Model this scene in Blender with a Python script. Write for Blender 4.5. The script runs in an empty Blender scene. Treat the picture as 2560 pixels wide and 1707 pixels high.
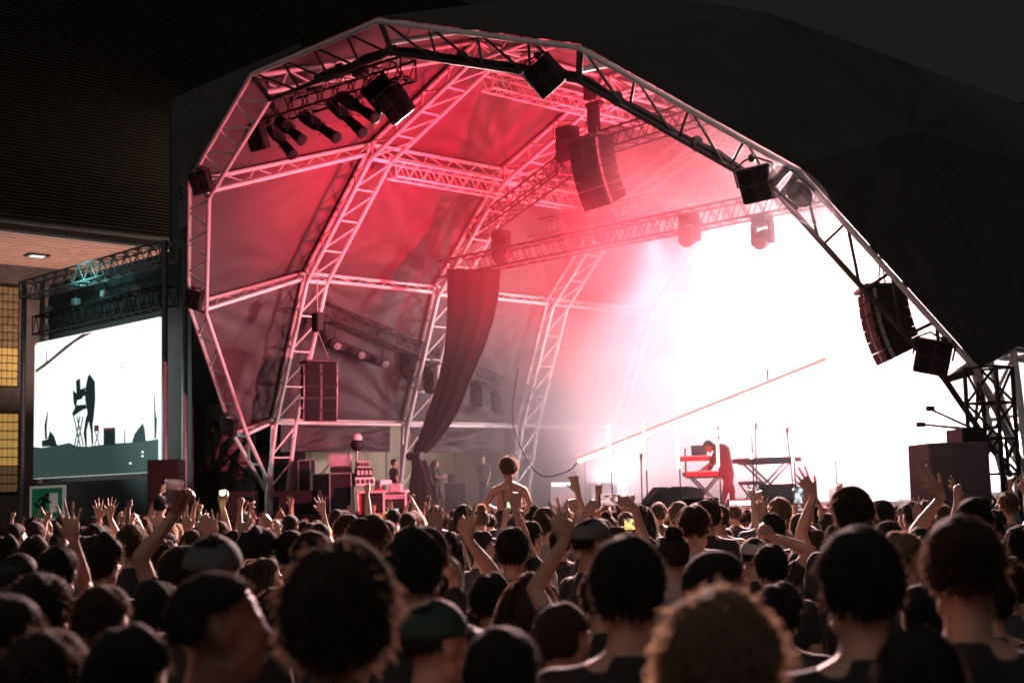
import bpy, math, random
import numpy as np
from mathutils import Vector, Matrix

random.seed(7)
rng = np.random.default_rng(7)
SC = bpy.context.scene
COL = SC.collection
V = Vector
PI = math.pi

# ------------------------------------------------------------------ camera
S = 1.55
FPX, YAW, PITCH, ROLL = 3498.36, 0.8116, 0.1069, -0.0255
CAM = V((13.9141 * S, -13.8633 * S, 1.85))
_f = V((-math.sin(YAW) * math.cos(PITCH), math.cos(YAW) * math.cos(PITCH), math.sin(PITCH)))
_r = V((math.cos(YAW), math.sin(YAW), 0))
_u = _r.cross(_f)
RGT = math.cos(ROLL) * _r + math.sin(ROLL) * _u
UPV = -math.sin(ROLL) * _r + math.cos(ROLL) * _u
FWD = _f
cd = bpy.data.cameras.new('camera')
cam = bpy.data.objects.new('camera', cd)
COL.objects.link(cam)
m = Matrix((RGT, UPV, -FWD)).transposed().to_4x4()
m.translation = CAM
cam.matrix_world = m
cd.sensor_width = 36.0
cd.lens = 36.0 * FPX / 2560.0
cd.clip_start = 0.1
cd.clip_end = 600.0
cd.dof.use_dof = True
cd.dof.focus_distance = 13.0
cd.dof.aperture_fstop = 2.7
SC.camera = cam

# ------------------------------------------------------------------ world, night
w = bpy.data.worlds.new('World')
SC.world = w
w.use_nodes = True
bg = w.node_tree.nodes['Background']
bg.inputs[0].default_value = (1.0, 0.86, 0.89, 1)
bg.inputs[1].default_value = 0.0110

sd = bpy.data.lights.new('fill_sun', 'SUN')  # weak fill sun, added to lift the dark backs of the crowd
so = bpy.data.objects.new('fill_sun', sd)
COL.objects.link(so)
sd.energy = 0.30
sd.angle = math.radians(60)
sd.color = (1.0, 0.9, 0.86)
so.location = (30, -40, 40)
so.rotation_euler = (V((0, 0, 0)) - V((14, -30, 34))).to_track_quat('-Z', 'Y').to_euler()

SC.view_settings.view_transform = 'Standard'
SC.view_settings.look = 'None'
SC.view_settings.exposure = 0
SC.view_settings.gamma = 1
SC.view_settings.use_curve_mapping = False
SC.render.engine = 'CYCLES'
SC.cycles.use_denoising = True
SC.cycles.max_bounces = 5
SC.cycles.diffuse_bounces = 2
SC.cycles.glossy_bounces = 2
SC.cycles.transmission_bounces = 4
SC.cycles.transparent_max_bounces = 6
SC.cycles.volume_bounces = 0
SC.cycles.caustics_reflective = False
SC.cycles.caustics_refractive = False
SC.cycles.sample_clamp_indirect = 4.0
SC.cycles.sample_clamp_direct = 0.0


def spot(name, loc, target, power, color, angle, blend=0.5, size=0.15):
    d = bpy.data.lights.new(name, 'SPOT')
    o = bpy.data.objects.new(name, d)
    COL.objects.link(o)
    d.energy = power
    d.color = color
    d.spot_size = math.radians(angle)
    d.spot_blend = blend
    d.shadow_soft_size = size
    o.location = loc
    o.rotation_euler = (V(target) - V(loc)).to_track_quat('-Z', 'Y').to_euler()
    return o


DECK = 1.41
REDC = (1.0, 0.005, 0.038)
# red wash heads on the stage floor and on the trusses, thrown up into the left half of the shell
spot('red_wash', (4.0, 6.4, DECK + 0.5), (-6.2, 2.4, 11.0), 230000, REDC, 50, 1.0)
spot('red_wash', (1.0, 9.0, DECK + 0.5), (-3.5, 3.0, 12.0), 95000, REDC, 60, 1.0)
spot('red_wash', (5.5, 10.8, 6.8), (-8.5, 5.0, 5.5), 9000, REDC, 60, 1.0)
spot('pink_wash', (9.4, -2.2, 3.4), (-9.0, -3.2, 6.6), 18000, (1.0, 0.16, 0.23), 60, 0.7)
spot('red_front', (5.0, 0.2, 2.0), (1.9, 3.4, 2.3), 2400, (1.0, 0.02, 0.05), 30, 0.7)
spot('red_front', (7.0, -1.2, 3.0), (-0.6, 2.4, 9.6), 9000, (1.0, 0.02, 0.06), 24, 0.8)
# white heads: before the backlight wall; added spots inside the arch rim-light the crowd
for i, x in enumerate((-2.0, 2.0, 6.0)):
    spot('white_back', (x, 11.8, 8.4), (x * 0.4 + 10, -16, 1.0), 9000, (1.0, 0.84, 0.88), 56, 0.7, 0.3)
for x, y, z in ((7.6, -1.6, 7.2), (4.6, -1.0, 8.2), (-2.5, -0.8, 8.8)):
    spot('white_front', (x, y, z), (x * 0.5 + 9.0, -15, 1.2), 42000, (1.0, 0.62, 0.59), 70, 0.9, 0.25)
spot('white_down', (-3.0, 7.2, 8.6), (-5.0, 9.0, 1.4), 8000, (1.0, 0.60, 0.72), 85, 1.0, 0.4)
spot('white_down', (1.5, 7.2, 8.6), (0.5, 9.5, 1.4), 3000, (1.0, 0.66, 0.77), 85, 1.0, 0.4)
spot('white_up', (-8.2, 10.5, DECK + 0.4), (-1.0, 6.5, 6.0), 8000, (1.0, 0.56, 0.64), 80, 1.0, 0.4)
spot('pink_up', (2.6, 5.0, DECK + 0.4), (0.6, 4.6, 11.0), 60000, (1.0, 0.10, 0.16), 66, 1.0, 0.3)
spot('pink_up', (5.6, 6.2, DECK + 0.4), (4.4, 6.0, 10.0), 55000, (1.0, 0.42, 0.46), 66, 1.0, 0.3)
spot('white_side', (1.5, 11.6, 3.2), (-9.4, 6.6, 4.6), 46000, (1.0, 0.82, 0.86), 54, 1.0, 0.3)
spot('white_side', (7.5, 9.5, 2.6), (-9.5, 3.5, 4.0), 62000, (1.0, 0.74, 0.76), 64, 0.9, 0.3)

# ------------------------------------------------------------------ pixel <-> place
HX, HY = 1280.0, 853.5


def ray(px, py):
    return (FWD + RGT * ((px - HX) / FPX) - UPV * ((py - HY) / FPX))


def at_y(px, py, y):
    d = ray(px, py)
    return CAM + d * ((y - CAM.y) / d.y)


def at_x(px, py, x):
    d = ray(px, py)
    return CAM + d * ((x - CAM.x) / d.x)


def at_z(px, py, z):
    d = ray(px, py)
    return CAM + d * ((z - CAM.z) / d.z)


def at_d(px, py, dist):
    return CAM + ray(px, py) * dist


# ------------------------------------------------------------------ materials
MATS = {}


def mat(name, col, rough=0.6, metal=0.0, spec=0.5, noise=0.0, nscale=6.0, bump=0.0, bscale=40.0,
        sheen=0.0, emit=None, estr=0.0, dirt=None, stretch=None, trans=0.0, alpha=1.0):
    if name in MATS:
        return MATS[name]
    M = bpy.data.materials.new(name)
    M.use_nodes = True
    nt = M.node_tree
    b = nt.nodes['Principled BSDF']
    c = (*col, 1)
    b.inputs['Base Color'].default_value = c
    b.inputs['Roughness'].default_value = rough
    b.inputs['Metallic'].default_value = metal
    b.inputs['Specular IOR Level'].default_value = spec
    b.inputs['Sheen Weight'].default_value = sheen
    b.inputs['Transmission Weight'].default_value = trans
    b.inputs['Alpha'].default_value = alpha
    if emit is not None:
        b.inputs['Emission Color'].default_value = (*emit, 1)
        b.inputs['Emission Strength'].default_value = estr
    tc = nt.nodes.new('ShaderNodeTexCoord')
    mp = nt.nodes.new('ShaderNodeMapping')
    if stretch:
        mp.inputs['Scale'].default_value = stretch
    nt.links.new(tc.outputs['Object'], mp.inputs['Vector'])
    if noise > 0 or dirt is not None:
        n = nt.nodes.new('ShaderNodeTexNoise')
        n.inputs['Scale'].default_value = nscale
        n.inputs['Detail'].default_value = 6
        n.inputs['Roughness'].default_value = 0.65
        nt.links.new(mp.outputs[0], n.inputs['Vector'])
        r = nt.nodes.new('ShaderNodeValToRGB')
        d = dirt if dirt is not None else tuple(x * (1 - noise) for x in col)
        r.color_ramp.elements[0].position = 0.3
        r.color_ramp.elements[0].color = (*d, 1)
        r.color_ramp.elements[1].position = 0.7
        r.color_ramp.elements[1].color = (*[min(1, x * (1 + noise * 0.6)) for x in col], 1)
        nt.links.new(n.outputs['Fac'], r.inputs['Fac'])
        nt.links.new(r.outputs['Color'], b.inputs['Base Color'])
        mr = nt.nodes.new('ShaderNodeMapRange')
        mr.inputs['To Min'].default_value = max(0.05, rough - 0.12)
        mr.inputs['To Max'].default_value = min(1.0, rough + 0.12)
        nt.links.new(n.outputs['Fac'], mr.inputs['Value'])
        nt.links.new(mr.outputs[0], b.inputs['Roughness'])
    if bump > 0:
        n2 = nt.nodes.new('ShaderNodeTexNoise')
        n2.inputs['Scale'].default_value = bscale
        n2.inputs['Detail'].default_value = 5
        nt.links.new(mp.outputs[0], n2.inputs['Vector'])
        bp = nt.nodes.new('ShaderNodeBump')
        bp.inputs['Strength'].default_value = bump
        bp.inputs['Distance'].default_value = 0.02
        nt.links.new(n2.outputs['Fac'], bp.inputs['Height'])
        nt.links.new(bp.outputs['Normal'], b.inputs['Normal'])
    MATS[name] = M
    return M


ALU = mat('aluminium tube', (0.84, 0.83, 0.82), 0.40, 0.20, noise=0.25, nscale=3.0)
BLK = mat('black painted steel', (0.018, 0.017, 0.018), 0.5, 0.0, noise=0.4, nscale=8)
BLKP = mat('black plastic', (0.02, 0.019, 0.021), 0.6, spec=0.22, noise=0.3, nscale=12)
GRILLE = mat('speaker grille', (0.014, 0.0135, 0.015), 0.8, 0.0, spec=0.2, noise=0.5, nscale=60)
CANVAS = mat('grey coated canvas', (0.058, 0.050, 0.054), 0.66, noise=0.22, nscale=0.9, bump=0.25, bscale=9)
SKIRT = mat('black molton cloth', (0.03, 0.03, 0.032), 0.9, noise=0.3, nscale=2, bump=0.3, bscale=7, sheen=0.1)
LENS = mat('lamp glass', (0.012, 0.012, 0.014), 0.6, 0.0, spec=0.1)
WOODB = mat('black stage board', (0.035, 0.033, 0.033), 0.6, noise=0.4, nscale=5)
STEEL = mat('galvanised steel', (0.42, 0.43, 0.44), 0.45, 0.6, noise=0.3, nscale=5)
PALEW = mat('pale rendered wall', (0.55, 0.48, 0.40), 0.85, noise=0.25, nscale=1.3, bump=0.2, bscale=30)
SKIN = mat('skin', (0.50, 0.30, 0.225), 0.5, noise=0.12, nscale=9, bump=0.12, bscale=70)
SKIN2 = mat('tanned skin', (0.36, 0.20, 0.14), 0.5, noise=0.12, nscale=9, bump=0.12, bscale=70)
SKIN3 = mat('brown skin', (0.16, 0.085, 0.058), 0.45, noise=0.12, nscale=9, bump=0.12, bscale=70)
HAIRD = mat('black hair', (0.022, 0.018, 0.017), 0.78, spec=0.22, noise=0.45, nscale=40, bump=0.9, bscale=120, sheen=0.1, stretch=(3.0, 3.0, 0.5))
HAIRB = mat('brown hair', (0.06, 0.038, 0.026), 0.78, spec=0.22, noise=0.45, nscale=40, bump=0.9, bscale=120, sheen=0.1, stretch=(3.0, 3.0, 0.5))
HAIRL = mat('blond hair', (0.28, 0.195, 0.125), 0.78, spec=0.22, noise=0.45, nscale=40, bump=0.9, bscale=120, sheen=0.1, stretch=(3.0, 3.0, 0.5))
HAIRG = mat('light brown hair', (0.13, 0.085, 0.055), 0.78, spec=0.22, noise=0.45, nscale=40, bump=0.9, bscale=120, sheen=0.1, stretch=(3.0, 3.0, 0.5))



def make_hairy(M, k=0.34):
    """thin fibres let some light through from behind"""
    nt = M.node_tree
    b = nt.nodes['Principled BSDF']
    tr = nt.nodes.new('ShaderNodeBsdfTranslucent')
    c = b.inputs['Base Color'].default_value
    tr.inputs['Color'].default_value = (min(1, c[0] * 3.2 + .05), min(1, c[1] * 3.0 + .034), min(1, c[2] * 2.8 + .026), 1)
    mx = nt.nodes.new('ShaderNodeMixShader')
    mx.inputs[0].default_value = k
    nt.links.new(b.outputs[0], mx.inputs[1])
    nt.links.new(tr.outputs[0], mx.inputs[2])
    nt.links.new(mx.outputs[0], nt.nodes['Material Output'].inputs['Surface'])


for M_ in (HAIRD, HAIRB, HAIRL, HAIRG):
    make_hairy(M_)

# ------------------------------------------------------------------ helpers


class MB:
    def __init__(s):
        s.v = []
        s.f = []

    def add(s, vs, fs):
        o = len(s.v)
        s.v.extend([tuple(x) for x in vs])
        s.f.extend([tuple(i + o for i in f) for f in fs])
        return s

    def box(s, c, size, M=None, taper=None):
        c = V(c)
        hx, hy, hz = size[0] / 2, size[1] / 2, size[2] / 2
        vs = []
        for z in (-1, 1):
            t = 1.0 if (taper is None or z < 0) else taper
            for x, y in ((-1, -1), (1, -1), (1, 1), (-1, 1)):
                p = V((x * hx * t, y * hy * t, z * hz))
                if M is not None:
                    p = M @ p
                vs.append(c + p)
        return s.add(vs, [(3, 2, 1, 0), (4, 5, 6, 7), (0, 1, 5, 4), (1, 2, 6, 5), (2, 3, 7, 6), (3, 0, 4, 7)])

    def bbox(s, c, size, b=0.01, M=None):
        """box with chamfered edges"""
        c = V(c)
        h = [max(1e-4, x / 2) for x in size]
        b = min(b, min(h) * 0.45)
        vs, idx = [], {}
        for sx in (-1, 1):
            for sy in (-1, 1):
                for sz in (-1, 1):
                    for a in range(3):
                        p = V(((h[0] - (b if a != 0 else 0)) * sx, (h[1] - (b if a != 1 else 0)) * sy, (h[2] - (b if a != 2 else 0)) * sz))
                        idx[(sx, sy, sz, a)] = len(vs)
                        vs.append(c + ((M @ p) if M is not None else p))
        fs = []
        I = idx
        for a in range(3):
            o1, o2 = (a + 1) % 3, (a + 2) % 3
            for sg in (-1, 1):
                q = []
                for s1, s2 in ((-1, -1), (1, -1), (1, 1), (-1, 1)):
                    k = [0, 0, 0]
                    k[a], k[o1], k[o2] = sg, s1, s2
                    q.append(I[(*k, a)])
                fs.append(tuple(q) if sg > 0 else tuple(q[::-1]))
        for a in range(3):
            o1, o2 = (a + 1) % 3, (a + 2) % 3
            for s1 in (-1, 1):
                for s2 in (-1, 1):
                    k0, k1 = [0, 0, 0], [0, 0, 0]
                    k0[a], k1[a] = -1, 1
                    for k in (k0, k1):
                        k[o1], k[o2] = s1, s2
                    q = (I[(*k0, o1)], I[(*k1, o1)], I[(*k1, o2)], I[(*k0, o2)])
                    fs.append(q if s1 * s2 < 0 else q[::-1])
        for sx in (-1, 1):
            for sy in (-1, 1):
                for sz in (-1, 1):
                    q = (I[(sx, sy, sz, 0)], I[(sx, sy, sz, 1)], I[(sx, sy, sz, 2)])
                    fs.append(q if sx * sy * sz > 0 else q[::-1])
        return s.add(vs, fs)

    def tube(s, p0, p1, r0, r1=None, n=8, cap=True):
        p0, p1 = V(p0), V(p1)
        r1 = r0 if r1 is None else r1
        d = (p1 - p0)
        if d.length < 1e-6:
            return s
        q = d.to_track_quat('Z', 'Y')
        vs = []
        for p, r in ((p0, r0), (p1, r1)):
            for k in range(n):
                a = 2 * PI * k / n
                vs.append(p + q @ V((r * math.cos(a), r * math.sin(a), 0)))
        fs = [(k, (k + 1) % n, n + (k + 1) % n, n + k) for k in range(n)]
        if cap:
            fs += [tuple(range(n - 1, -1, -1)), tuple(range(n, 2 * n))]
        return s.add(vs, fs)

    def path(s, pts, r, n=6):
        """tube along a polyline, r a number or a list"""
        pts = [V(p) for p in pts]
        N = len(pts)
        rr = r if isinstance(r, (list, tuple)) else [r] * N
        vs = []
        q0 = None
        for i, p in enumerate(pts):
            d = (pts[min(i + 1, N - 1)] - pts[max(i - 1, 0)]).normalized()
            if q0 is None:
                q0 = d.to_track_quat('Z', 'Y')
                ax = q0 @ V((1, 0, 0))
            ax = (ax - d * ax.dot(d)).normalized()
            ay = d.cross(ax)
            for k in range(n):
                a = 2 * PI * k / n
                vs.append(p + ax * (rr[i] * math.cos(a)) + ay * (rr[i] * math.sin(a)))
        fs = []
        for i in range(N - 1):
            for k in range(n):
                fs.append((i * n + k, i * n + (k + 1) % n, (i + 1) * n + (k + 1) % n, (i + 1) * n + k))
        fs += [tuple(range(n - 1, -1, -1)), tuple(range((N - 1) * n, N * n))]
        return s.add(vs, fs)

    def ball(s, c, r, n=12, m=8, M=None):
        c = V(c)
        r = (r, r, r) if not isinstance(r, (tuple, list)) else r
        vs = []
        for j in range(1, m):
            t = PI * j / m
            for k in range(n):
                a = 2 * PI * k / n
                p = V((r[0] * math.sin(t) * math.cos(a), r[1] * math.sin(t) * math.sin(a), r[2] * math.cos(t)))
                vs.append(c + ((M @ p) if M is not None else p))
        p = V((0, 0, r[2]))
        vs.append(c + ((M @ p) if M is not None else p))
        vs.append(c - ((M @ p) if M is not None else p))
        T, B = len(vs) - 2, len(vs) - 1
        fs = []
        for j in range(m - 2):
            for k in range(n):
                fs.append((j * n + k, (j + 1) * n + k, (j + 1) * n + (k + 1) % n, j * n + (k + 1) % n))
        for k in range(n):
            fs.append((T, k, (k + 1) % n))
            fs.append((B, (m - 2) * n + (k + 1) % n, (m - 2) * n + k))
        return s.add(vs, fs)

    def cap(s, p0, p1, r0, r1, n=10):
        """tapered capsule as overlapping closed shells"""
        s.tube(p0, p1, r0, r1, n)
        s.ball(p0, r0, n, 6)
        s.ball(p1, r1, n, 6)
        return s

    def prism(s, poly, nrm):
        """flat polygon (3-D points) extruded along nrm"""
        n = len(poly)
        nrm = V(nrm)
        vs = [V(p) for p in poly] + [V(p) + nrm for p in poly]
        fs = [tuple(range(n - 1, -1, -1)), tuple(range(n, 2 * n))]
        fs += [(k, (k + 1) % n, n + (k + 1) % n, n + k) for k in range(n)]
        return s.add(vs, fs)

    def lathe(s, c, prof, n=16, M=None):
        c = V(c)
        vs = []
        for r, z in prof:
            for k in range(n):
                a = 2 * PI * k / n
                p = V((r * math.cos(a), r * math.sin(a), z))
                vs.append(c + ((M @ p) if M is not None else p))
        fs = []
        N = len(prof)
        for j in range(N - 1):
            for k in range(n):
                fs.append((j * n + k, j * n + (k + 1) % n, (j + 1) * n + (k + 1) % n, (j + 1) * n + k))
        fs += [tuple(range(n - 1, -1, -1)), tuple(range((N - 1) * n, N * n))]
        return s.add(vs, fs)

    def mesh(s, name, material, smooth=False):
        me = bpy.data.meshes.new(name)
        me.from_pydata(s.v, [], s.f)
        if material is not None:
            me.materials.append(material)
        if smooth:
            me.polygons.foreach_set('use_smooth', [True] * len(me.polygons))
        me.update()
        return me

    def build(s, name, material, parent=None, smooth=False, world=True):
        """link as one mesh object; vertices are in world space unless world=False"""
        if parent is not None and world:
            iv = wm(parent).inverted()
            s.v = [tuple(iv @ V(p)) for p in s.v]
        o = bpy.data.objects.new(name, s.mesh(name, material, smooth))
        COL.objects.link(o)
        if parent is not None:
            o.parent = parent
        return o


def wm(o):
    M = o.matrix_basis.copy()
    while o.parent is not None:
        o = o.parent
        M = o.matrix_basis @ M
    return M


def link(name, me, parent=None, M=None):
    o = bpy.data.objects.new(name, me)
    COL.objects.link(o)
    if parent is not None:
        o.parent = parent
        if M is not None:
            o.matrix_basis = wm(parent).inverted() @ M
    elif M is not None:
        o.matrix_basis = M
    return o


def tag(o, label=None, cat=None, group=None, kind=None):
    if label:
        o['label'] = label
    if cat:
        o['category'] = cat
    if group:
        o['group'] = group
    if kind:
        o['kind'] = kind
    return o


def thing(name, label, cat, loc=(0, 0, 0), rot=None, group=None):
    o = bpy.data.objects.new(name, None)
    COL.objects.link(o)
    o.empty_display_size = 0.1
    o.location = loc
    if rot is not None:
        o.rotation_euler = rot
    return tag(o, label, cat, group)


_UC = {}


def rod(name, p0, p1, r, material, parent, n=8):
    """a straight tube that shares one unit-cylinder mesh"""
    k = (material.name, n)
    if k not in _UC:
        _UC[k] = MB().tube((0, 0, 0), (0, 0, 1), 1, 1, n).mesh('tube', material, False)
        me = _UC[k]
        me.polygons.foreach_set('use_smooth', [len(p.vertices) == 4 for p in me.polygons])
    p0, p1 = V(p0), V(p1)
    d = p1 - p0
    M = Matrix.Translation(p0) @ d.to_track_quat('Z', 'Y').to_matrix().to_4x4() @ Matrix.Diagonal((r, r, d.length, 1))
    return link(name, _UC[k], parent, M)


def smooth_pts(pts, n=8):
    pts = [V(p) for p in pts]
    q = [pts[0] * 2 - pts[1]] + pts + [pts[-1] * 2 - pts[-2]]
    out = []
    for i in range(1, len(q) - 2):
        for k in range(n):
            t = k / n
            out.append(0.5 * (2 * q[i] + (q[i + 1] - q[i - 1]) * t + (2 * q[i - 1] - 5 * q[i] + 4 * q[i + 1] - q[i + 2]) * t * t + (3 * q[i] - q[i - 1] - 3 * q[i + 1] + q[i + 2]) * t ** 3))
    return out + [pts[-1]]


def lerp(a, b, t):
    return V(a) * (1 - t) + V(b) * t


def ladder(parent, a0, a1, b0, b1, n, rc, rb, material, joined=False, chords=True, straight=True, mb=None):
    """two chords with straight and diagonal braces between them"""
    a0, a1, b0, b1 = V(a0), V(a1), V(b0), V(b1)
    if chords:
        rod('chord', a0, a1, rc, material, parent)
        rod('chord', b0, b1, rc, material, parent)
    for i in range(n):
        t0, t1 = (i + 0.06) / n, (i + 0.94) / n
        segs = []
        if straight:
            segs = [(lerp(a0, a1, t0), lerp(b0, b1, t0)), (lerp(a0, a1, t0 + 0.06 / n), lerp(b0, b1, t1))]
        else:
            tm = (i + 0.5) / n
            segs = [(lerp(a0, a1, i / n), lerp(b0, b1, tm)), (lerp(b0, b1, tm), lerp(a0, a1, (i + 1) / n))]
        for p, q in segs:
            if mb is not None:
                mb.tube(p, q, rb, rb, 5, False)
            else:
                rod('brace', p, q, rb, material, parent, 6)


def box_truss(parent, p, q, wd, n, rc, rb, material, up=(0, 0, 1)):
    """four-chord truss: chords as parts, the fine lacing joined"""
    p, q = V(p), V(q)
    d = (q - p).normalized()
    sx = d.cross(V(up)).normalized() * (wd / 2)
    sz = sx.cross(d).normalized() * (wd / 2)
    c = [(-1, -1), (1, -1), (1, 1), (-1, 1)]
    P = [p + sx * a + sz * b for a, b in c]
    Q = [q + sx * a + sz * b for a, b in c]
    for k in range(4):
        rod('chord', P[k], Q[k], rc, material, parent)
    mb = MB()
    for k in range(4):
        j = (k + 1) % 4
        ladder(parent, P[k], Q[k], P[j], Q[j], n, rc, rb, material, chords=False, straight=False, mb=mb)
        mb.tube(P[k], P[j], rb * 1.2, rb * 1.2, 5)
        mb.tube(Q[k], Q[j], rb * 1.2, rb * 1.2, 5)
    o = mb.build('lacing', material, parent)
    o['kind'] = 'stuff'
    return P, Q

# ================================================================== the setting
def gz(x, y):
    d = math.hypot(x - CAM.x, y - CAM.y)
    return -0.010 * max(0.0, min(d, 40.0) - 5.0)


gx = np.concatenate([np.linspace(-260, -40, 12), np.linspace(-36, 40, 58), np.linspace(50, 260, 12)])
gy = np.concatenate([np.linspace(-260, -40, 12), np.linspace(-36, 40, 58), np.linspace(50, 260, 12)])
mb = MB()
nx, ny = len(gx), len(gy)
mb.add([(x, y, gz(x, y)) for y in gy for x in gx],
       [(j * nx + i, j * nx + i + 1, (j + 1) * nx + i + 1, (j + 1) * nx + i) for j in range(ny - 1) for i in range(nx - 1)])
ASPH = mat('worn asphalt', (0.05, 0.048, 0.048), 0.85, noise=0.4, nscale=1.5, bump=0.4, bscale=60)
tag(mb.build('ground', ASPH, smooth=True), kind='structure')
GST = gz(0, 0)

# ------------------------------------------------------------------ stage roof: leaning front arch and upright arches
AU = [6.997 * S, 6.912 * S, 5.898 * S, 3.978 * S, 1.358 * S]
AV = [0.0, 1.327 * S, 3.819 * S, 5.707 * S, 6.767 * S]
Z0 = 1.85 + (1.7275 - 1.6881) * S
TILT = math.radians(35.863)
D3, D4, D5 = 2.982 * S, 5.964 * S, 8.95 * S
POLY = [(-AU[i], AV[i]) for i in range(5)] + [(AU[i], AV[i]) for i in range(4, -1, -1)]


def offset_poly(P, d):
    out = []
    n = len(P)
    for i in range(n):
        ns = []
        for a, b in ((i - 1, i), (i, i + 1)):
            if a < 0 or b >= n:
                continue
            dx, dy = P[b][0] - P[a][0], P[b][1] - P[a][1]
            L = math.hypot(dx, dy)
            ns.append((dy / L, -dx / L))
        mx, my = sum(x for x, _ in ns), sum(y for _, y in ns)
        L = math.hypot(mx, my)
        mx, my = mx / L, my / L
        k = d / (mx * ns[0][0] + my * ns[0][1])
        out.append((P[i][0] + mx * k, P[i][1] + my * k))
    return out


INN = offset_poly(POLY, 0.60)
INN[0] = (POLY[0][0] + 0.28, 0.0)
INN[-1] = (POLY[-1][0] - 0.28, 0.0)
SKN = offset_poly(POLY, -0.075)


def mapf(p):
    return V((p[0], -p[1] * math.sin(TILT), Z0 + p[1] * math.cos(TILT)))


def mapv(p, y):
    return V((p[0], y, Z0 + p[1]))


roof = thing('stage_roof', 'polygonal shell stage roof of pink lit aluminium arches and grey canvas', 'stage roof', (0, 0, GST))
RC = 0.060
DARKA = mat('shade darkened tube', (0.05, 0.045, 0.042), 0.5, 0.2, noise=0.4, nscale=4)  # right half of the arch is unlit; its shade is put into this colour
arch = link('arch_truss', None, roof, Matrix.Translation((0, 0, 0)))
arch['label'] = 'forward leaning front arch of two chords'
for i in range(9):
    a0, a1, b0, b1 = mapf(POLY[i]), mapf(POLY[i + 1]), mapf(INN[i]), mapf(INN[i + 1])
    n = 2 if i in (0, 8) else 4
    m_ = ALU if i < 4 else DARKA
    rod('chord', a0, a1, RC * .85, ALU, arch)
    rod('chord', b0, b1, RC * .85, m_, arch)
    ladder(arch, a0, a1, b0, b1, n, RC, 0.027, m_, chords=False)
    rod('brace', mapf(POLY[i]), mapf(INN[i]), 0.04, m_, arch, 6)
for yk, lab in ((0.06, 'upright arch behind the leaning front arch'), (D3, 'middle upright arch'), (D4, 'rear upright arch'), (D5, 'rearmost arch at the back of the stage')):
    ar = link('arch_truss', None, roof, Matrix.Translation((0, 0, 0)))
    ar['label'] = lab
    far = yk > D3 + 1
    mb = MB() if far else None
    for i in range(9):
        o0, o1 = mapv(POLY[i], yk), mapv(POLY[i + 1], yk)
        f0, f1 = mapv(INN[i], yk - 0.30), mapv(INN[i + 1], yk - 0.30)
        g0, g1 = mapv(INN[i], yk + 0.34), mapv(INN[i + 1], yk + 0.34)
        n = 2 if i in (0, 8) else 4
        for p, q in ((o0, o1), (f0, f1), (g0, g1)):
            rod('chord', p, q, RC, ALU, ar)
        ladder(ar, o0, o1, f0, f1, n, RC, 0.028, ALU, chords=False, mb=mb)
        ladder(ar, f0, f1, g0, g1, n, RC, 0.026, ALU, chords=False, mb=mb)
        if mb is not None:
            mb.tube(o0, g0, 0.03, 0.03, 5, False)
        else:
            rod('brace', o0, g0, 0.035, ALU, ar, 6)
            rod('brace', f0, g0, 0.035, ALU, ar, 6)
    if mb is not None:
        lo = mb.build('lacing', ALU, ar)
        lo['kind'] = 'stuff'
    for sgn, (pu, pv) in ((-1, POLY[0]), (1, POLY[-1])):
        for dx, dy in ((0, 0), (0.28, -0.30), (0.28, 0.34)):
            rod('leg', (pu - sgn * dx, yk + dy, GST), (pu - sgn * dx, yk + dy, Z0), RC, ALU, ar)
for sgn, p in ((-1, POLY[0]), (1, POLY[-1])):
    rod('leg', (p[0] - sgn * 0.1, -0.12, GST), (p[0] - sgn * 0.1, -0.12, Z0 + 0.05), 0.07, ALU, arch)
# ring of purlin trusses between the arches
for i in range(1, 9):
    for k, (ya, yb) in enumerate(((None, 0.06), (0.06, D3), (D3, D4), (D4, D5))):
        pu = link('purlin_truss', None, roof, Matrix.Translation((0, 0, 0)))
        pin = offset_poly(POLY, 0.03)[i]
        low = offset_poly(POLY, 0.42)[i]
        a0 = mapf(pin) if ya is None else mapv(pin, ya + 0.05)
        b0 = mapf(low) if ya is None else mapv(low, ya + 0.35)
        a1, b1 = mapv(pin, yb - 0.05), mapv(low, yb - 0.3)
        mb = MB()
        n = max(3, int(round((a1 - a0).length / 0.95)))
        ladder(pu, a0, a1, b0, b1, n, 0.055, 0.022, ALU, straight=False, mb=mb)
        lo = mb.build('lacing', ALU, pu)
        lo['kind'] = 'stuff'


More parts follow.
